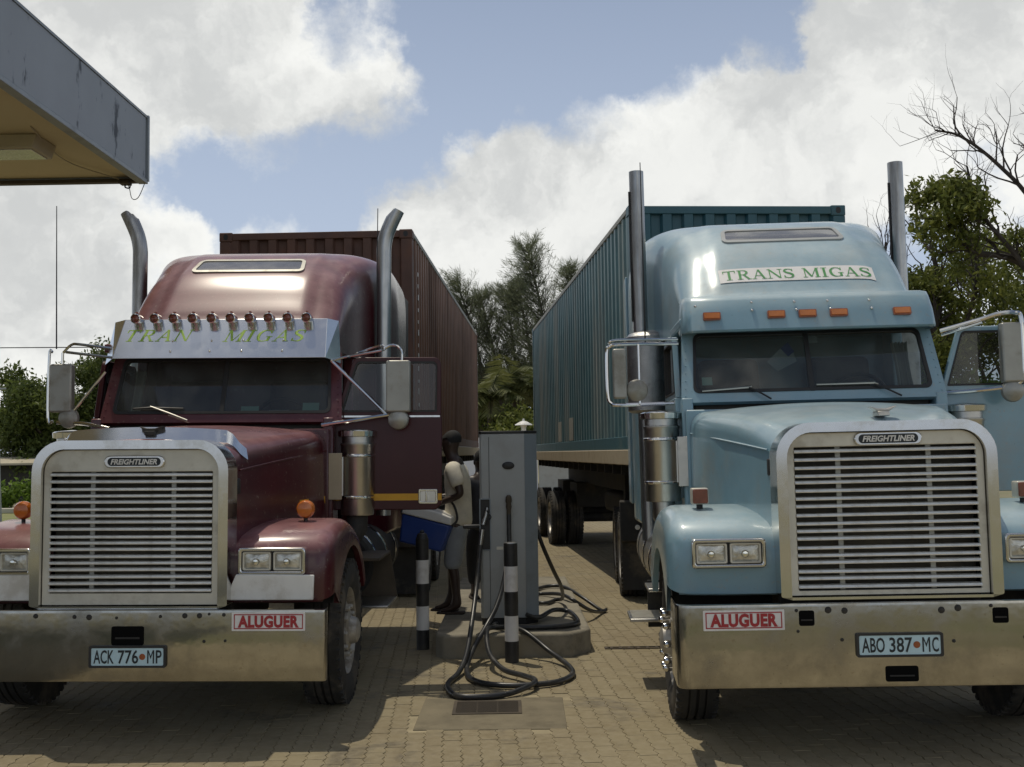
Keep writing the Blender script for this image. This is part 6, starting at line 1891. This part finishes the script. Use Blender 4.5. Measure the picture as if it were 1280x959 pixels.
def person(label, loc, rotz, pose, shirt='shirt', legs='shorts'):
    """stands facing +y before rotation; joint positions in metres from the feet"""
    t = thing('person', label, 'person', loc, (0, 0, rotz), group='people by the fuel pump')
    J = pose
    s = Sk()
    pel = s.p(J['pelvis'], (.105, .095))
    spn = s.p(J['spine'], (.095, .088), pel)
    cht = s.p(J['chest'], (.120, .095), spn)
    upc = s.p(J['collar'], (.10, .075), cht)
    nk = s.p(J['neck'], .060, upc)
    h0 = s.p(J['jaw'], (.070, .078), nk)
    h1 = s.p(J['head'], (.088, .104), h0)
    h2 = s.p(J['crown'], (.072, .088), h1)
    for sd in ('l', 'r'):
        sh = s.p(J['sh_' + sd], .058, upc)
        el = s.p(J['el_' + sd], .042, sh)
        wr = s.p(J['wr_' + sd], .028, el)
        pm = s.p(J['pm_' + sd], (.040, .020), wr)
        d = (Vector(J['pm_' + sd]) - Vector(J['wr_' + sd])).normalized()
        side = d.cross(Vector((0, 0, 1)))
        side = side.normalized() if side.length > .1 else Vector((1, 0, 0))
        dn = side.cross(d).normalized()
        for k, (off, ln) in enumerate(((-.028, .062), (-.010, .074), (.009, .070), (.027, .055))):
            b = Vector(J['pm_' + sd]) + side * off + d * .03
            f1 = s.p(b, .010, pm)
            f2 = s.p(b + d * ln * .5 - Vector((0, 0, 1)) * .012, .009, f1)
            f3 = s.p(b + d * ln * .75 - Vector((0, 0, 1)) * (ln * .6), .008, f2)
        tb = s.p(Vector(J['wr_' + sd]) + d * .035 - side * .035, .012, wr)
        s.p(Vector(J['wr_' + sd]) + d * .075 - side * .050 - Vector((0, 0, .012)), .010, tb)
        hp = s.p(J['hip_' + sd], .075, pel)
        kn = s.p(J['kn_' + sd], .058, hp)
        cf = s.p(Vector(J['kn_' + sd]).lerp(Vector(J['an_' + sd]), .32) - Vector((0, .012, 0)), .054, kn)
        an = s.p(J['an_' + sd], .036, cf)
        hl_ = s.p(Vector(J['an_' + sd]) + Vector((0, -.03, -.045)), .034, an)
        f = Vector((0, 1, 0))
        b1 = s.p(Vector(J['an_' + sd]) + f * .09 + Vector((0, 0, -.055)), (.042, .026), an)
        s.p(Vector(J['an_' + sd]) + f * .165 + Vector((0, 0, -.065)), (.038, .016), b1)
    body = skin_mesh('body', s.v, s.e, s.r, M['skin'], t, 2)
    # face
    hd = Vector(J['head']); fwd = (Vector(J['face']) - hd).normalized(); up = (Vector(J['crown']) - Vector(J['jaw'])).normalized(); rt = fwd.cross(up)
    mb = MB()
    mb.prism([(-.014, 0), (.014, 0), (0, .0)], 'z', 0, 0) if False else None
    nose = [hd + fwd * .088 + up * .012, hd + fwd * .118 - up * .030, hd + fwd * .085 - up * .036 + rt * .018, hd + fwd * .085 - up * .036 - rt * .018]
    mb.add(nose, [(0, 2, 1), (0, 1, 3), (1, 2, 3), (0, 3, 2)])
    mb.build('nose', M['skin'], t)
    mb = MB()
    for q in (-1, 1):
        mb.sphere(hd + rt * q * .078 - fwd * .008 - up * .012, (.010, .020, .030), 8, 6)
    mb.build('ear', M['skin'], t)
    mb = MB()
    for q in (-1, 1):
        mb.sphere(hd + rt * q * .032 + fwd * .084 + up * .010, .012, 8, 6)
    mb.build('eye', M['ink'], t)
    MB().sphere(hd + fwd * .082 - up * .062, (.024, .024, .008), 10, 6).build('mouth', M['sandal'], t)
    # close cropped hair: a cap over the back and top of the skull
    rows = []
    for i in range(9):
        th = math.pi * 0.56 * i / 8
        row = []
        for k in range(20):
            a = 2 * math.pi * k / 20
            lim = 1.0 if math.cos(a) < .3 else 0.72
            tt = th * lim
            row.append(hd + up * (.018 + .108 * math.cos(tt)) + fwd * (.104 * math.sin(tt) * math.cos(a) - .008) + rt * (.086 * math.sin(tt) * math.sin(a)))
        rows.append(row)
    MB().grid(rows, True).build('hair', M['hair'], t)
    # clothing as its own surfaces just outside the body
    s2 = Sk()
    a0 = s2.p(Vector(J['pelvis']) + Vector((0, 0, -.13)), (.165, .160))
    a0 = s2.p(Vector(J['pelvis']) + Vector((0, 0, .0)), (.158, .152), a0)
    a1 = s2.p(J['spine'], (.142, .138), a0)
    a2 = s2.p(J['chest'], (.160, .140), a1)
    a3 = s2.p(Vector(J['collar']) - Vector((0, 0, .02)), (.118, .095), a2)
    s2.p(Vector(J['collar']).lerp(Vector(J['neck']), .45), (.068, .066), a3)
    for sd in ('l', 'r'):
        b = s2.p(J['sh_' + sd], .078, a3)
        s2.p(Vector(J['sh_' + sd]).lerp(Vector(J['el_' + sd]), .42), .078, b)
        s2.p(Vector(J['sh_' + sd]).lerp(Vector(J['el_' + sd]), .74), .080, len(s2.v) - 1)
    skin_mesh('shirt', s2.v, s2.e, s2.r, M[shirt], t, 2)
    s3 = Sk()
    c0 = s3.p(Vector(J['pelvis']) + Vector((0, 0, .05)), (.140, .130))
    c1 = s3.p(Vector(J['pelvis']) - Vector((0, 0, .04)), (.142, .132), c0)
    for sd in ('l', 'r'):
        h = s3.p(J['hip_' + sd], .108, c1)
        m_ = s3.p(Vector(J['hip_' + sd]).lerp(Vector(J['kn_' + sd]), .55), .098, h)
        e = s3.p(Vector(J['kn_' + sd]) + Vector((0, 0, -.08)), .088, m_)
        if legs == 'trousers':
            s3.p(Vector(J['an_' + sd]) + Vector((0, 0, .04)), .07, e)
    skin_mesh('shorts' if legs == 'shorts' else 'trousers', s3.v, s3.e, s3.r, M[legs], t, 2)
    for sd in ('l', 'r'):
        a = Vector(J['an_' + sd])
        MB().prism([(a.x - .045, a.y - .075), (a.x + .045, a.y - .075), (a.x + .055, a.y + .10), (a.x + .040, a.y + .20), (a.x - .040, a.y + .20), (a.x - .055, a.y + .10)], 'z', a.z - .095, a.z - .072).build('sandal', M['sandal'], t, 0.01)
    return t


P1 = dict(pelvis=(0, -.02, .93), spine=(0, -.03, 1.08), chest=(0, -.02, 1.27), collar=(0, .0, 1.43), neck=(0, .02, 1.50), jaw=(0, .05, 1.565), head=(0, .05, 1.65), crown=(0, .035, 1.715), face=(0, .25, 1.635),
          sh_l=(-.185, .0, 1.41), el_l=(-.235, -.10, 1.15), wr_l=(-.20, .155, 1.06), pm_l=(-.19, .23, 1.04),
          sh_r=(.185, .01, 1.41), el_r=(.215, .05, 1.13), wr_r=(.16, .28, 1.10), pm_r=(.15, .36, 1.085),
          hip_l=(-.085, -.02, .86), kn_l=(-.095, .03, .49), an_l=(-.095, -.02, .097), hip_r=(.085, -.02, .86), kn_r=(.095, .06, .49), an_r=(.10, .08, .097))
person('person in cream shirt and grey shorts carrying a cool box beside the open maroon door', (-0.565, 10.86, 0.20), R(82), P1)
P2 = dict(P1, el_l=(-.22, -.02, 1.12), wr_l=(-.20, .10, .88), pm_l=(-.195, .14, .81), el_r=(.22, -.02, 1.12), wr_r=(.20, .10, .88), pm_r=(.195, .14, .81))
person('person in dark clothes mostly hidden behind the fuel pump', (-0.335, 11.9, 0.20), R(10), {k: (v[0], v[1], v[2] * .885 if k not in ('an_l', 'an_r') else v[2]) for k, v in P2.items()}, 'dark_shirt', 'trousers')

# ------------------------------------------------------------------ cool box, tilted in the person's hands
cb = thing('cool_box', 'blue cool box with a white lid tilted under the open maroon door', 'cool box', (-0.88, 10.74, 0.86), (0, R(14), R(-8)))
MB().prism([(-.21, 0.0), (.21, 0.0), (.245, .27), (-.245, .27)], 'y', -.15, .15).build('tub', M['cooler'], cb, 0.02, 3)
MB().prism([(-.25, .272), (.25, .272), (.235, .345), (.10, .365), (-.10, .365), (-.235, .345)], 'y', -.165, .165).build('lid', M['white'], cb, 0.014, 3)
MB().tube(spline([(.25, -.10, .26), (.275, -.06, .34), (.18, 0, .47), (0, .05, .50), (-.18, 0, .47), (-.275, -.06, .34), (-.25, -.10, .26)], 5), 0.012, 8).build('carry_handle', M['black'], cb)
